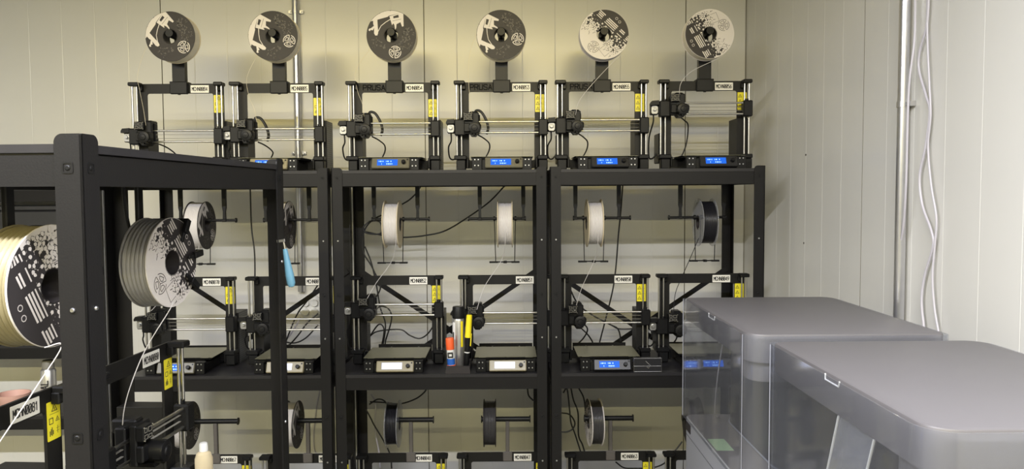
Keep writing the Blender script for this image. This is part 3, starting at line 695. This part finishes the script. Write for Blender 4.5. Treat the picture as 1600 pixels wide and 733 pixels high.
# ------------------------------------------------------------------ spools hung beneath the top shelves
def hang_holder(label, x, mir):
    t = thing('hanging_spool_holder', label, 'spool holder', (x, 3.20, 0), 0, 'spool holders hung beneath the top shelves')
    s_ = -1 if mir else 1; zt = 1.7620
    for bx in (-0.077, 0.104):
        mb = MB(); xx = s_ * bx
        mb.prism([(xx - 0.009, zt), (xx + 0.009, zt), (xx + 0.008, 1.63), (xx + 0.005, 1.615), (xx + 0.006, 1.572), (xx - 0.006, 1.572), (xx - 0.005, 1.615), (xx - 0.008, 1.63)], 'y', -0.006, 0.006)
        mb.box(xx - 0.012, xx + 0.012, -0.014, 0.014, zt - 0.004, zt); mb.box(xx - 0.009, xx + 0.009, -0.010, 0.010, 1.571, 1.583, 0.002)
        ob('hanging_bracket', mb.mesh('hanging_bracket', 'plastic'), t)
    a, b_ = sorted((s_ * -0.085, s_ * 0.152))
    mb = MB(); mb.cyl((a, 0, 1.5775), (b_, 0, 1.5775), 0.0055, 12); mb.cyl((a - 0.002, 0, 1.5775), (a + 0.003, 0, 1.5775), 0.010, 12); mb.cyl((b_ - 0.003, 0, 1.5775), (b_ + 0.002, 0, 1.5775), 0.010, 12); ob('spool_bar', mb.mesh('spool_bar', 'plastic'), t)
    g = MB()
    g.cyl((-0.064, 0, 1.396), (0.058, 0, 1.396), 0.0028, 8)
    g.box(-0.066, -0.030, -0.007, 0.007, 1.392, 1.399, 0.001); g.box(0.026, 0.060, -0.007, 0.007, 1.392, 1.399, 0.001); g.box(-0.008, 0.008, -0.010, 0.006, 1.391, 1.401, 0.002)
    gd = ob('strand_guide', g.mesh('strand_guide', 'plastic'), t)
    for wx in (-0.044, 0.044):
        w_ = MB(); w_.cyl((wx, 0, 1.578), (wx * 0.9, 0, 1.398), 0.0018, 8); w_.lathe([(0.0055, -0.004), (0.010, -0.004), (0.010, 0.004), (0.0055, 0.004), (0.0055, -0.004)], 12, 'x', (wx, 0, 1.5775)); ob('guide_wire', w_.mesh('guide_wire', 'plastic'), gd)
    return t
GH = 'spools hung beneath the top shelves'
hs = [(-1.277, 0, 'fwhite', 'dark', None, 'A', 1, 40, 'white', 'leftmost, beside the big grey one'), (-0.925, 0, 'fcream', 'dark', None, 'A', 1, 0, 'cream', 'near the blue handled tool'),
      (-0.475, 0, 'fwhite', 'card', None, None, 1, 0, 'white', 'above printer MCHN0052'), (-0.008, 1, 'fwhite', 'card', None, None, 1, 0, 'white', 'above printer MCHN0051'),
      (0.363, 0, 'fwhite', 'card', None, None, -1, 0, 'pinkish white', 'above printer MCHN0050'), (0.828, 1, 'fblack', 'clearf', None, 'x', -1, 0, 'black', 'above printer MCHN0049')]
strs = [[at(311, 384, 3.1), at(309, 400, 3.12), at(304, 416, 3.16), at(270, 450, 3.16), at(236, 486, 3.12)], None,
        [at(619, 360, 3.10), at(618, 385, 3.12), at(611, 410, 3.18), at(588, 442, 3.18), at(574, 466, 3.14)],
        [at(790, 360, 3.10), at(789, 382, 3.12), at(783, 408, 3.18), at(757, 448, 3.18), at(745, 484, 3.14)],
        [at(934, 360, 3.10), at(934, 382, 3.12), at(929, 406, 3.18), at(909, 450, 3.18), at(898, 486, 3.14)],
        [at(1092, 372, 3.10), at(1080, 400, 3.14), at(1066, 432, 3.18), at(1055, 460, 3.19), at(1052, 500, 3.14)]]
for i, (x, mir, fil, fl, bk, art, face, rot, nm, where) in enumerate(hs):
    hang_holder('black spool holder beneath the top shelf, carrying the %s spool %s' % (nm, where.split(',')[0]), x, mir)
    spool('%s filament spool hung edge on beneath the top shelf, %s' % (nm, where), Vector((x, 3.20, 1.5565)), R(90) * face, art if art in ('A', 'B') else None, rot, fil, fl, 0.062 if i != 1 else 0.045, 0.088 if i > 1 else 0.096, GH, bk, strs[i], fil, 0.0016 if i == 5 else 0.0011)
# spools beside the bottom printers
bs = [(-1.372, 'fwhite', 'dark', 'white', 'MCHN0067', 0.030), (-0.918, 'fwhite', 'dark', 'white', 'MCHN0068', 0.0), (-0.488, 'fblack', 'clearf', 'black', 'MCHN0048', 0), (-0.078, 'fdgrey', 'dark', 'charcoal', 'MCHN0047', 0), (0.368, 'fdgrey', 'cream', 'charcoal', 'MCHN0063', 0), (0.79, 'fblack', 'dark', 'black', '', 0)]
for i, (x, fil, fl, nm, num, _) in enumerate(bs):
    lb = '%s filament spool on the bar above bottom printer %s' % (nm, num) if num else 'black filament spool low on the corner rack, behind the enclosed machine'
    spool(lb, Vector((x, YP + 0.001, 0.2102 + 0.512 - 0.016)), R(90) * (1 if x < 0 else -1) + (R(4) if i == 4 else 0), 'A' if i in (0, 1) else ('B' if i == 4 else None), 30, fil, fl, 0.052, 0.092 if i != 2 else 0.086, 'spools above the bottom shelf printers')

# ------------------------------------------------------------------ near rack: printers and spools
for num, lx, bd, where in (('MCHN0081', 0.123, -0.13, 'on the near rack beside its front post'), ('MCHN0080', 0.552, 0.0, '')):
    p = fg(lx, 0.252, FLV[1] + 0.0002)
    printer(num, p, FG_R, 0.19 if where else 0.208, 'lcd', 'case', 'book', 0.343 if where else 0.330, None, False, False, bd, where, 'printers on the near rack', ex=-0.12 if where else -0.07,
            label=None if where else 'black desktop 3D printer on the near rack, the further of its two')
_p = [o for o in COL.objects if o.get('label', '').startswith('black desktop 3D printer on the near rack, the further')][0]
ob('lettering', text_mesh('1', 0.026, 'white'), [c for c in _p.children if c.name.startswith('frame')][0], (-0.112, -0.0035, 0.343))
def claw():
    mb = MB()
    for a in (62, 8, -38):
        rt = Matrix.Rotation(-R(a), 3, 'Y')
        for b_ in ((0.050, 0.080, -0.010, -0.0045, -0.0045, 0.0045), (0.072, 0.104, -0.014, -0.004, -0.0075, 0.0075), (0.1012, 0.1065, -0.014, 0.075, -0.0075, 0.0075), (0.010, 0.1065, 0.0695, 0.075, -0.006, 0.006)):
            mb.box(*b_, 0.0015, 1, rt, (0, 0, 0))
    mb.lathe([(0.012, 0.069), (0.030, 0.069), (0.030, 0.076), (0.012, 0.076), (0.012, 0.069)], 20, 'y')
    return mb.mesh('clamp_arms', 'plastic')
for i, (c, rot, fil, nm, strand) in enumerate((
     (Vector((-0.770, 1.255, 1.535)), 118, 'fyellow', 'large pale yellow filament spool with patterned face, leftmost on the near rack', [at(70, 543, 1.19), at(97, 540, 1.18), at(60, 600, 1.16), at(20, 660, 1.14), at(-10, 705, 1.13)]),
     (Vector((-0.776, 1.715, 1.532)), -52, 'fsilver', 'silver grey filament spool with white patterned face beneath the near rack top', [at(272, 470, 1.66), at(264, 486, 1.64), at(228, 545, 1.62), at(205, 600, 1.6), at(194, 640, 1.6), at(191, 674, 1.62)]))):
    rz = R(90 - 3.4 - 4)
    spool(nm, c, rz, 'B', rot, fil, 'cream', 0.062, 0.0975, None, fil, strand, 'fwhite', 0.0010, ridges=6, amp=0.003)
    t = thing('spool_holder', ('black clamp and hanging arm holding the pale yellow spool', 'black clamp and hanging arm holding the silver grey spool')[i], 'spool holder', c, rz, 'spool holders of the near rack')
    ob('clamp_arms', cached('claw', claw), t, (0, -0.033, 0))
    zt = FLV[2] - 0.0127 - c.z
    mb = MB(); mb.cyl((0, 0.020, 0.0), (0, 0.045, 0), 0.011, 14); ob('spool_bar', mb.mesh('spool_bar', 'plastic'), t)
    mb = MB(); mb.box(-0.010, 0.010, 0.040, 0.050, -0.012, zt - 0.03, 0.002); mb.box(-0.03, 0.03, 0.034, 0.085, zt - 0.034, zt, 0.003); mb.tube([(-0.005, 0.045, -0.005), (-0.03, 0.055, 0.1), (-0.035, 0.06, zt - 0.02)], 0.004); ob('hanging_bracket', mb.mesh('hanging_bracket', 'plastic'), t)

# ------------------------------------------------------------------ enclosed machines on the right
def enclosure(label, X0, Y0, W, Dp, ztop, zb, ztab, group, arm=False):
    """X0,Y0 = left near corner; clear shell between lid and base"""
    t = thing('enclosed_printer', label, 'enclosed machine', (X0, Y0, ztab), 0, group)
    H = ztop - ztab; hb = zb - ztab; r = 0.045
    lid = MB(); n = 8
    def RR(x0, x1, y0, y1, rs):
        Q = []
        for (cx, cy, a0, q) in ((x1, y1, 0, rs[0]), (x0, y1, 90, rs[1]), (x0, y0, 180, rs[2]), (x1, y0, 270, rs[3])):
            sx = -1 if cx == x1 else 1; sy = -1 if cy == y1 else 1
            for k in range(n + 1):
                a = R(a0 + 90 * k / n); Q.append((cx + sx * q + q * math.cos(a), cy + sy * q + q * math.sin(a)))
        return Q
    P = RR(0, W, 0, Dp, (0.040, 0.014, 0.045, 0.014))
    def inset(P, d): return [(W / 2 + (x - W / 2) * (1 - 2 * d / W), Dp / 2 + (y - Dp / 2) * (1 - 2 * d / Dp)) for x, y in P]
    prof = [(0.0035, -0.066), (0.0035, -0.004), (0.0045, -0.0015), (0.008, 0.0)]
    rings = [[lid.bm.verts.new((x, y, H + dz)) for x, y in inset(P, d)] for d, dz in prof]
    for A_, B_ in zip(rings, rings[1:]):
        for i in range(len(P)): lid.bm.faces.new((A_[i], A_[(i + 1) % len(P)], B_[(i + 1) % len(P)], B_[i]))
    lid.bm.faces.new(rings[-1]); lid.bm.faces.new(rings[0][::-1])
    ld = ob('lid', lid.mesh('lid', 'encl'), t)
    # latch recess outline on the left side of the lid
    mb = MB(); yl = Dp * 0.56
    for a, b_ in (((yl, H - 0.005), (yl, H - 0.016)), ((yl, H - 0.016), (yl - 0.055, H - 0.016)), ((yl - 0.055, H - 0.016), (yl - 0.06, H - 0.006))):
        mb.cyl((0.0032, a[0], a[1]), (0.0032, b_[0], b_[1]), 0.0016, 8)
    ob('latch_recess', mb.mesh('latch_recess', 'white'), ld)
    # clear shell: thin walls with rounded corners, slightly higher than the lid edge
    sh = MB(); PO = RR(-0.006, W + 0.006, -0.006, Dp + 0.006, (0.046, 0.016, 0.051, 0.020)); PI_ = RR(-0.0032, W + 0.0032, -0.0032, Dp + 0.0032, (0.0432, 0.0132, 0.0482, 0.0172))
    sh.ring(PO, PI_, 'z', hb + 0.001, H - 0.003); so = ob('clear_cover', sh.mesh('clear_cover', 'clear', 50), t); so['label'] = 'clear see-through cover'
    cs = MB(); cs.cyl((-0.0060, Dp - 0.012, hb + 0.002), (-0.0060, Dp - 0.012, H - 0.004), 0.0009, 6); arm or cs.cyl((-0.0052, 0.028, hb + 0.002), (-0.0052, 0.028, H - 0.004), 0.0006, 6); ob('cover_edge_highlight', cs.mesh('cover_edge_highlight', 'encl2'), so)  # pale rods paint the highlight along the corners of the clear cover
    # base
    bs_ = MB(); bs_.prism(rrect(0.002, W - 0.002, 0.002, Dp - 0.002, 0.03, 6), 'z', 0, hb); bo = ob('base', bs_.mesh('base', 'encl2'), t)
    dk = MB(); dk.prism(rrect(0.004, W - 0.004, 0.004, Dp - 0.004, 0.028, 6), 'z', hb, hb + 0.0012); ob('deck', dk.mesh('deck', 'deck'), bo)
    tr = MB(); tr.tube([(0.004, 0.03, hb), (0.004, Dp - 0.03, hb)], 0.0022, 8); ob('edge_trim', tr.mesh('edge_trim', 'white'), bo); sm_ = MB(); sm_.tube([(0.002, 0.03, hb - 0.05), (0.002, Dp - 0.03, hb - 0.05)], 0.0010, 6); ob('panel_seam', sm_.mesh('panel_seam', 'seam'), bo)
    lb_ = MB(); lb_.box(0.0, 0.002, Dp - 0.085, Dp - 0.035, hb - 0.036, hb - 0.010); ob('dark_label', lb_.mesh('dark_label', 'dark'), bo)
    # chamber: dark rounded tub standing on the deck, pale drum hanging from the lid
    X1 = 0.115
    tb = MB(); tb.prism(rrect(X1, W - 0.02, 0.07, Dp - 0.02, 0.10, 8), 'z', hb + 0.0015, H - 0.10); ch = ob('print_chamber', tb.mesh('print_chamber', 'encd'), t)
    rm = MB(); q = rrect(X1 - 0.003, W - 0.017, 0.067, Dp - 0.017, 0.102, 8); rm.tube([(x, y, hb + 0.006) for x, y in q] + [(q[0][0], q[0][1], hb + 0.006)], 0.0025, 6, 1); ob('chamber_rim', rm.mesh('chamber_rim', 'encl2'), ch)
    dr = MB(); dr.prism(rrect(0.012, W - 0.012, 0.012, 0.14, 0.045, 8), 'z', H - 0.112, H - 0.0665); ob('upper_housing', dr.mesh('upper_housing', 'encl'), t)
    if arm:
        for y in (0.30, 0.17):
            a = MB(); a.tube([(0.006, y, H - 0.068), (0.012, y + 0.125, hb + 0.004)], 0.0022, 6); ob('glass_edge', a.mesh('glass_edge', 'white'), t)
        g = MB(); g.prism([(0.17, H - 0.068), (0.30, H - 0.068), (0.425, hb + 0.004), (0.295, hb + 0.004)], 'x', 0.008, 0.0105); gg = ob('clear_panel', g.mesh('clear_panel', 'clearf'), t)
    else:
        c = MB(); c.tube([(0.05, Dp - 0.26, H - 0.07), (0.05, Dp - 0.20, H - 0.2), (0.07, Dp - 0.10, hb + 0.03), (0.10, Dp - 0.04, hb + 0.003)], 0.0018, 6); ob('white_cable', c.mesh('white_cable', 'wcable'), t)
        s_ = MB(); s_.box(0.010, 0.056, 0.290, 0.385, hb + 0.0013, hb + 0.002); so = ob('green_sticker', s_.mesh('green_sticker', 'green'), bo); so['label'] = 'pale green square sticker'
    return t
GE = 'two enclosed machines by the right wall'
tab = thing('work_table', 'grey work table by the right wall carrying both enclosed machines', 'table', (0.53, 0.96, 0))
ob('tabletop', B('tabletop', 'encl2', (0, 0.565, 0, 1.44, 0.69, 0.72), bev=0.003), tab)
for x in (0.02, 0.50):
    for y in (0.02, 1.36): ob('leg', B('leg', 'frame', (x, x + 0.04, y, y + 0.04, 0, 0.69), bev=0.002), tab)
enclosure('grey lidded enclosed machine with clear cover, nearer the camera', 0.572, 1.020, 0.458, 0.628, 1.357, 0.995, 0.7205, GE, True)
enclosure('grey lidded enclosed machine with clear cover and green sticker, further from the camera', 0.547, 1.725, 0.455, 0.632, 1.357, 0.990, 0.7205, GE, False)

# ------------------------------------------------------------------ conduits, cables and fittings on the walls
def conduit(label, x, y, z0, z1, r, clamps, ax, group='conduits'):
    t = thing('conduit', label, 'conduit', (x, y, 0), 0)
    mb = MB(); mb.cyl((0, 0, z0), (0, 0, z1), r, 20); ob('pipe', mb.mesh('pipe', 'galv'), t)
    for z in clamps:
        mb = MB(); mb.lathe([(r, z - 0.008), (r + 0.0025, z - 0.008), (r + 0.0025, z + 0.008), (r, z + 0.008), (r, z - 0.008)], 20, 'z')
        if ax == 'x':
            mb.box(-0.034, 0.034, r * 0.3, r + 0.004, z - 0.007, z + 0.007); mb.cyl((-0.026, r * 0.3, z), (-0.026, -0.004, z), 0.004, 8); mb.cyl((0.026, r * 0.3, z), (0.026, -0.004, z), 0.004, 8)
        else:
            mb.box(r * 0.3, r + 0.006, -0.03, 0.03, z - 0.007, z + 0.007); mb.cyl((r * 0.3, -0.024, z), (-0.004, -0.024, z), 0.005, 8)
        ob('pipe_clamp', mb.mesh('pipe_clamp', 'galv'), t)
conduit('silver conduit pipe running down the back wall behind printer MCHN0085', -0.985, YW - 0.022, 1.22, ZC, 0.0155, (2.54, 1.88), 'x')
conduit('silver conduit pipe running down the right wall behind the grey enclosed machines', XW - 0.0215, 2.175, 0.0, ZC, 0.0145, (1.925,), 'y')
jb = thing('junction_box', 'round white junction box on the back wall behind printer MCHN0072', 'junction box', (-0.94, YW, 1.145))
ob('box_body', MB().lathe([(0.0, -0.035), (0.052, -0.035), (0.058, -0.028), (0.058, 0)], 28, 'y').mesh('box_body', 'white'), jb)
for k in range(4):
    a = R(45 + 90 * k); ob('socket', cached('sock', lambda: MB().lathe([(0, -0.046), (0.016, -0.046), (0.018, -0.043), (0.018, -0.035)], 16, 'y').mesh('socket', 'white')), jb, (0.030 * math.cos(a), 0, 0.030 * math.sin(a)))
def cable(label, pts, r=0.0032, m_='cable', group='black cables behind the racks', cat='cable', nm='power_cable'):
    mb = MB(); mb.tube(pts, r, 8); return thing(nm, label, cat, me=mb.mesh(nm, m_), group=group)
GW = 'white cables on the right wall'
def aw(px, py, off=0.012):
    """point on the right wall plane in direction px,py"""
    d = CR @ Vector(((px - 800) / 1200, -(py - 366.5) / 1200, -1)); return EYE + d * ((XW - off) / d.x)
cable('white cable on the right wall running in front of the conduit', [aw(1430, -20, .02), aw(1429, 60, .03), aw(1420, 140, .042), aw(1416, 280, .042), aw(1412, 350, .03), aw(1405, 400, .02), aw(1401, 495, .015)], 0.0032, 'wcable', GW, nm='wall_cable')
cable('white cable hanging on the right wall, first to the right of the conduit', [aw(1452, -20), aw(1448, 40), aw(1437, 80), aw(1436, 110), aw(1447, 150), aw(1453, 175), aw(1446, 230), aw(1437, 275), aw(1441, 320), aw(1455, 360), aw(1458, 385), aw(1445, 430), aw(1440, 470), aw(1444, 515)], 0.0034, 'wcable', GW, nm='wall_cable')
cable('white cable hanging on the right wall, furthest right of the three', [aw(1449, -20), aw(1449, 60), aw(1452, 130), aw(1454, 180), aw(1450, 230), aw(1455, 290), aw(1463, 340), aw(1461, 380), aw(1457, 430), aw(1460, 480), aw(1467, 522)], 0.0028, 'wcable', GW, nm='wall_cable')
for k, (px, py, wh) in enumerate(((1259, 242, 'upper'), (1256, 380, 'lower'))):
    p = aw(px, py, 0); mb = MB(); mb.lathe([(0, -0.0012), (0.004, -0.001), (0.004, 0.001)], 10, 'x'); thing('screw', 'small dark screw head in the right wall, the %s of two' % wh, 'screw', p, me=mb.mesh('screw', 'dark'), group='screws in the right wall')
Yc = 3.50
C = [
 ('hanging straight down left of the near rack far post', [(391, 296), (393, 355), (398, 400), (398, 470)], 3.42),
 ('sweeping from the bundle up to the top shelf behind the middle rack', [(569, 362), (600, 368), (630, 371), (665, 368), (697, 360), (735, 337), (765, 315), (789, 290)], Yc),
 ('short, slanting up to the shelf above the white spool', [(627, 320), (640, 312), (652, 300), (658, 290)], Yc),
 ('looped round the post left of the white spool', [(602, 334), (585, 342), (572, 355), (567, 372), (568, 395), (580, 415), (592, 440), (594, 452), (585, 468), (576, 478)], 3.40),
 ('making a small loop beside the white spool', [(600, 362), (590, 366), (572, 364), (568, 355), (578, 346), (592, 346), (597, 356), (596, 366)], 3.38),
 ('hanging steeply behind printer MCHN0052', [(570, 385), (580, 410), (588, 445), (594, 480), (602, 505), (600, 530), (595, 552)], 3.46),
 ('curling in a tall loop behind printer MCHN0052', [(578, 500), (592, 480), (606, 482), (612, 495), (608, 515), (602, 535), (604, 552)], 3.50),
 ('arching low behind printer MCHN0052', [(578, 525), (592, 507), (600, 515), (596, 540), (588, 552)], 3.54),
 ('waving across the back of printer MCHN0052', [(575, 528), (590, 518), (625, 515), (640, 524), (655, 529), (668, 522), (680, 505)], 3.52),
 ('hanging the full height behind printer MCHN0050', [(973, 290), (970, 330), (966, 370), (963, 410), (958, 450), (946, 500), (937, 535), (935, 552)], 3.46),
 ('sweeping right behind printer MCHN0050', [(890, 450), (903, 475), (925, 492), (955, 508), (968, 514), (990, 514)], 3.42),
 ('short, curling behind the extruder of printer MCHN0050', [(912, 505), (918, 515), (912, 528), (902, 538), (895, 545)], 3.40),
 ('short, behind the bed of printer MCHN0050', [(905, 510), (920, 525), (928, 540), (930, 552)], 3.50),
 ('bent down beside the frame of printer MCHN0050', [(955, 508), (966, 515), (970, 535), (971, 572)], 3.40),
 ('looped behind printer MCHN0049', [(1050, 500), (1057, 508), (1058, 525), (1053, 535), (1045, 538)], 3.40),
 ('wound behind printer MCHN0072, leftmost', [(497, 445), (480, 470), (465, 490), (452, 520), (443, 545)], 3.50),
 ('wound behind printer MCHN0072, lowest', [(440, 533), (460, 536), (478, 528), (497, 508)], 3.55),
 ('wound behind printer MCHN0072, crossing', [(497, 490), (480, 505), (465, 525), (450, 540), (440, 536)], 3.42),
 ('short, beneath the middle shelf of the middle rack', [(577, 632), (590, 624), (601, 627), (608, 640)], 3.42),
 ('sagging beneath the middle shelf of the middle rack', [(578, 628), (600, 629), (625, 631), (648, 624), (662, 614), (669, 604)], 3.46),
 ('hanging at the lower left of the middle rack', [(572, 640), (580, 655), (585, 665), (600, 690), (610, 712), (612, 732)], 3.38),
 ('at the lower right of the middle rack', [(824, 606), (826, 618), (833, 626)], 3.40),
 ('hanging down left behind the charcoal spool, first', [(880, 614), (886, 608), (890, 640), (892, 660), (899, 680), (909, 712)], 3.40),
 ('hanging down left behind the charcoal spool, second', [(892, 606), (896, 625), (903, 645), (904, 680), (910, 695), (915, 712)], 3.45),
 ('disappearing behind the charcoal spool', [(904, 606), (912, 622), (915, 645)], 3.48),
 ('making a round loop at the lower left of the corner rack', [(876, 645), (890, 648), (898, 660), (895, 670), (886, 675), (876, 675)], 3.38),
 ('slanting beside the lower right printers', [(1066, 690), (1056, 703), (1046, 714)], 3.40),
 ('sagging between the two lower right printers', [(962, 722), (975, 731), (995, 732), (1020, 731), (1038, 724), (1045, 712)], 3.44),
]
for lab, P, Y in C: cable('black cable ' + lab, [at(x, y, Y) for x, y in P], 0.0034)
cable('white cable hanging at the lower left of the middle rack', [at(580, 616, 3.5), at(587, 630, 3.5), at(586, 655, 3.5), at(587, 680, 3.5), at(592, 705, 3.5), at(594, 730, 3.5)], 0.004, 'wcable', 'white cables behind the racks')
cable('white cable looped behind the white spool on the left rack', [at(500, 608, 3.676), at(494, 640, 3.675), at(490, 680, 3.675), at(492, 705, 3.675), at(502, 712, 3.676)], 0.003, 'wcable', 'white cables behind the racks')
cable('white cable curving below the round junction box', [at(470, 495, 3.62), at(462, 510, 3.6), at(452, 525, 3.6), at(442, 533, 3.6)], 0.004, 'wcable', 'white cables behind the racks')

# ------------------------------------------------------------------ small things on the middle rack
tx = (714 - 792) * 3.04 / 1200
tray = thing('tool_tray', 'small dark grey block tray at the front of the middle shelf between two printers', 'tray', (tx, 3.005, MZ))
ob('tray_body', MB().prism([(-0.050, 0), (0.050, 0), (0.046, 0.030), (-0.046, 0.030)], 'y', 0.0, 0.012).box(-0.048, -0.043, 0.012, 0.12, 0.0, 0.028).box(0.043, 0.048, 0.012, 0.12, 0, 0.028).box(-0.043, 0.043, 0.012, 0.12, 0, 0.004).box(-0.048, 0.048, 0.12, 0.124, 0.0, 0.035).mesh('tray_body', 'dark'), tray)
g = thing('glue_stick', 'orange capped glue stick with blue and white label in the grey tray', 'glue stick', (tx - 0.0265, 3.036, MZ + 0.0045))
g.rotation_euler = (0, R(-3), 0)
ob('barrel', MB().lathe([(0.0, 0), (0.0155, 0), (0.0155, 0.012), (0.0150, 0.013), (0.0150, 0.098)], 24).mesh('barrel', 'white'), g)
ob('cap', MB().lathe([(0.0155, 0.088), (0.0165, 0.088), (0.0165, 0.130), (0.015, 0.134), (0, 0.134)], 24).mesh('cap', 'orange'), g)['label'] = 'orange cap'
ob('base_collar', MB().lathe([(0, 0.0005), (0.0168, 0.0005), (0.0168, 0.026), (0.0150, 0.026)], 24).mesh('base_collar', 'orange'), g)
lb = ob('printed_label', MB().lathe([(0.0152, 0.027), (0.0156, 0.027), (0.0156, 0.052), (0.0152, 0.052), (0.0152, 0.027)], 24).mesh('printed_label', 'blue'), g); lb['label'] = 'blue band'
mb = MB(); mb.ring(rrect(-0.011, 0.011, 0.056, 0.078, 0.002), rrect(-0.006, 0.006, 0.062, 0.072, 0.001), 'y', -0.0175, -0.0145); ob('label_mark', mb.mesh('label_mark', 'ink'), g)
c = thing('spray_can', 'tall silver spray can with black cap in the grey tray', 'spray can', (tx - 0.001, 3.088, MZ + 0.0045))
ob('can_body', MB().lathe([(0, 0), (0.0235, 0), (0.0245, 0.002), (0.0245, 0.196), (0.0225, 0.203), (0.018, 0.206), (0, 0.206)], 32).mesh('can_body', 'silver'), c)
ob('cap', MB().lathe([(0, 0.252), (0.0215, 0.252), (0.0235, 0.248), (0.0245, 0.206), (0.0225, 0.204)], 32).mesh('cap', 'plastic'), c)['label'] = 'black cap'
def band(a0, a1, z0, z1, mt, rr=0.0248):
    mb = MB(); P = [(rr * math.cos(R(a)), rr * math.sin(R(a))) for a in range(a0, a1 + 1, 5)]
    for p, q in zip(P, P[1:]): mb.poly([(p[0], p[1], z0), (q[0], q[1], z0), (q[0], q[1], z1), (p[0], p[1], z1)])
    return mb.mesh('printed_label', mt)
ob('printed_label', band(295, 320, 0.09, 0.195, 'yel2'), c)['label'] = 'yellow stripe'
ob('printed_label', band(200, 240, 0.01, 0.19, 'white'), c)['label'] = 'white label strip'
ob('printed_label', band(208, 232, 0.09, 0.15, 'ink', 0.0250), c)
k = thing('marker_pen', 'black marker pen with bright yellow cap standing in the grey tray', 'marker', (tx + 0.030, 3.045, MZ + 0.0045)); k.rotation_euler = (0, R(4), 0)
ob('pen_body', MB().lathe([(0, 0), (0.010, 0), (0.011, 0.003), (0.011, 0.135)], 16).mesh('pen_body', 'plastic'), k)
ob('pen_band', MB().lathe([(0.011, 0.072), (0.0114, 0.072), (0.0114, 0.076), (0.011, 0.076), (0.011, 0.072)], 16).mesh('pen_band', 'white'), k)
ob('cap', MB().lathe([(0.011, 0.134), (0.0128, 0.134), (0.0115, 0.222), (0.009, 0.225), (0, 0.225)], 16).box(0.010, 0.014, -0.004, 0.004, 0.100, 0.150).mesh('cap', 'yel2'), k)['label'] = 'bright yellow cap'
a = thing('acrylic_tray', 'small dark clear-edged tray on the corner rack beside the display of printer MCHN0050', 'tray', ((1012 - 792) * 3.02 / 1200, 3.003, MZ))
mb = MB(); mb.box(-0.056, 0.056, 0, 0.022, 0.0, 0.058, 0.002); ob('tray_body', mb.mesh('tray_body', 'case'), a)
mb = MB()
for z in (0.004, 0.026, 0.057): mb.cyl((-0.054, -0.0005, z), (0.054, -0.0005, z), 0.0009, 6)
for x in (-0.055, 0.055): mb.cyl((x, -0.0005, 0.003), (x, -0.0005, 0.057), 0.0009, 6)
mb.tube([(-0.008, -0.0008, 0.046), (0.004, -0.0008, 0.034), (0.012, -0.0008, 0.028), (0.002, -0.0008, 0.018), (-0.004, -0.0008, 0.024)], 0.0012, 6, 1)
ob('edge_lines', mb.mesh('edge_lines', 'steel'), a)

# blue handled tool hung on the far post of the near rack
far = fg(0.84, 0, 0)
tl = thing('scraper_tool', 'light blue handled scraper hanging from the far post of the near rack', 'tool', at(443, 377, 1.93)); tl.rotation_euler = (0, R(-9), 0)
ob('handle', MB().lathe([(0, -0.118), (0.007, -0.116), (0.0105, -0.108), (0.0105, -0.085), (0.0075, -0.05), (0.0062, -0.028), (0.0052, -0.020), (0, -0.019)], 20).mesh('handle', 'lblue'), tl)
ob('metal_shank', MB().cyl((0, 0, -0.022), (0, 0, 0.004), 0.0022, 8).box(-0.016, 0.004, -0.003, 0.003, -0.002, 0.006, 0.001).mesh('metal_shank', 'steel'), tl)
bt = thing('white_capped_bottle', 'small bottle with white cap standing beside the far printer of the near rack', 'bottle', fg(0.708, 0.165, FLV[1] + 0.0002))
ob('bottle_body', MB().lathe([(0, 0), (0.019, 0), (0.021, 0.003), (0.021, 0.085), (0.017, 0.098), (0.010, 0.103), (0.009, 0.108), (0, 0.108)], 24).mesh('bottle_body', 'amber'), bt)
ob('cap', MB().lathe([(0.0095, 0.104), (0.0105, 0.104), (0.0095, 0.122), (0.008, 0.124), (0, 0.124)], 20).mesh('cap', 'white'), bt)['label'] = 'white cap'

# ------------------------------------------------------------------ far left rack seen through the near rack
rk = rack('shallow black shelving rack far left, seen through the near rack', (-2.72, 3.40, 0), 0, 0.80, 0.26, [0.25, 0.70, 1.02, 1.72], 1.73, None, brace=False, bolts=())
for x, w_, lab in ((-2.67, 0.33, 'left'), (-2.31, 0.33, 'right')):
    cr = thing('storage_crate', 'tall dark storage crate on the far left rack, the %s one of two' % lab, 'crate', (x, 3.412, 1.0203), 0, 'dark crates on the far left rack')
    ob('crate_body', MB().box(0, w_, 0, 0.22, 0, 0.60, 0.008).mesh('crate_body', 'crate'), cr); ob('crate_rim', MB().box(-0.006, w_ + 0.006, -0.006, 0.226, 0.60, 0.62, 0.003).mesh('crate_rim', 'crate'), cr)
c2 = thing('spray_can', 'grey spray can on the far left rack, seen above printer MCHN0081', 'spray can', (-2.09, 3.47, 0.7003))
ob('can_body', MB().lathe([(0, 0), (0.031, 0), (0.032, 0.003), (0.032, 0.19), (0.026, 0.20), (0, 0.20)], 28).mesh('can_body', 'silver'), c2)
ob('cap', MB().lathe([(0, 0.238), (0.022, 0.238), (0.024, 0.235), (0.026, 0.201), (0, 0.200)], 28).mesh('cap', 'belt'), c2)
ob('lettering', text_mesh('AL', 0.045, 'dark'), c2, (0.0, -0.0335, 0.13), (0, R(-90), 0))
pt = thing('salmon_bowl', 'pale reddish bowl on the far left rack', 'bowl', (-2.27, 3.50, 0.7003), me=MB().lathe([(0, 0), (0.03, 0), (0.06, 0.03), (0.07, 0.08), (0.066, 0.08), (0.05, 0.03), (0, 0.01)], 28).mesh('salmon_bowl', 'salmon'))
gb = thing('green_box', 'small green box on the far left rack', 'box', (-2.48, 3.45, 0.7003)); ob('box_body', MB().box(0, 0.10, 0, 0.09, 0, 0.05, 0.003).mesh('box_body', 'dgreen'), gb); ob('box_lid', MB().box(-0.002, 0.102, -0.002, 0.092, 0.05, 0.06, 0.002).mesh('box_lid', 'dgreen'), gb)
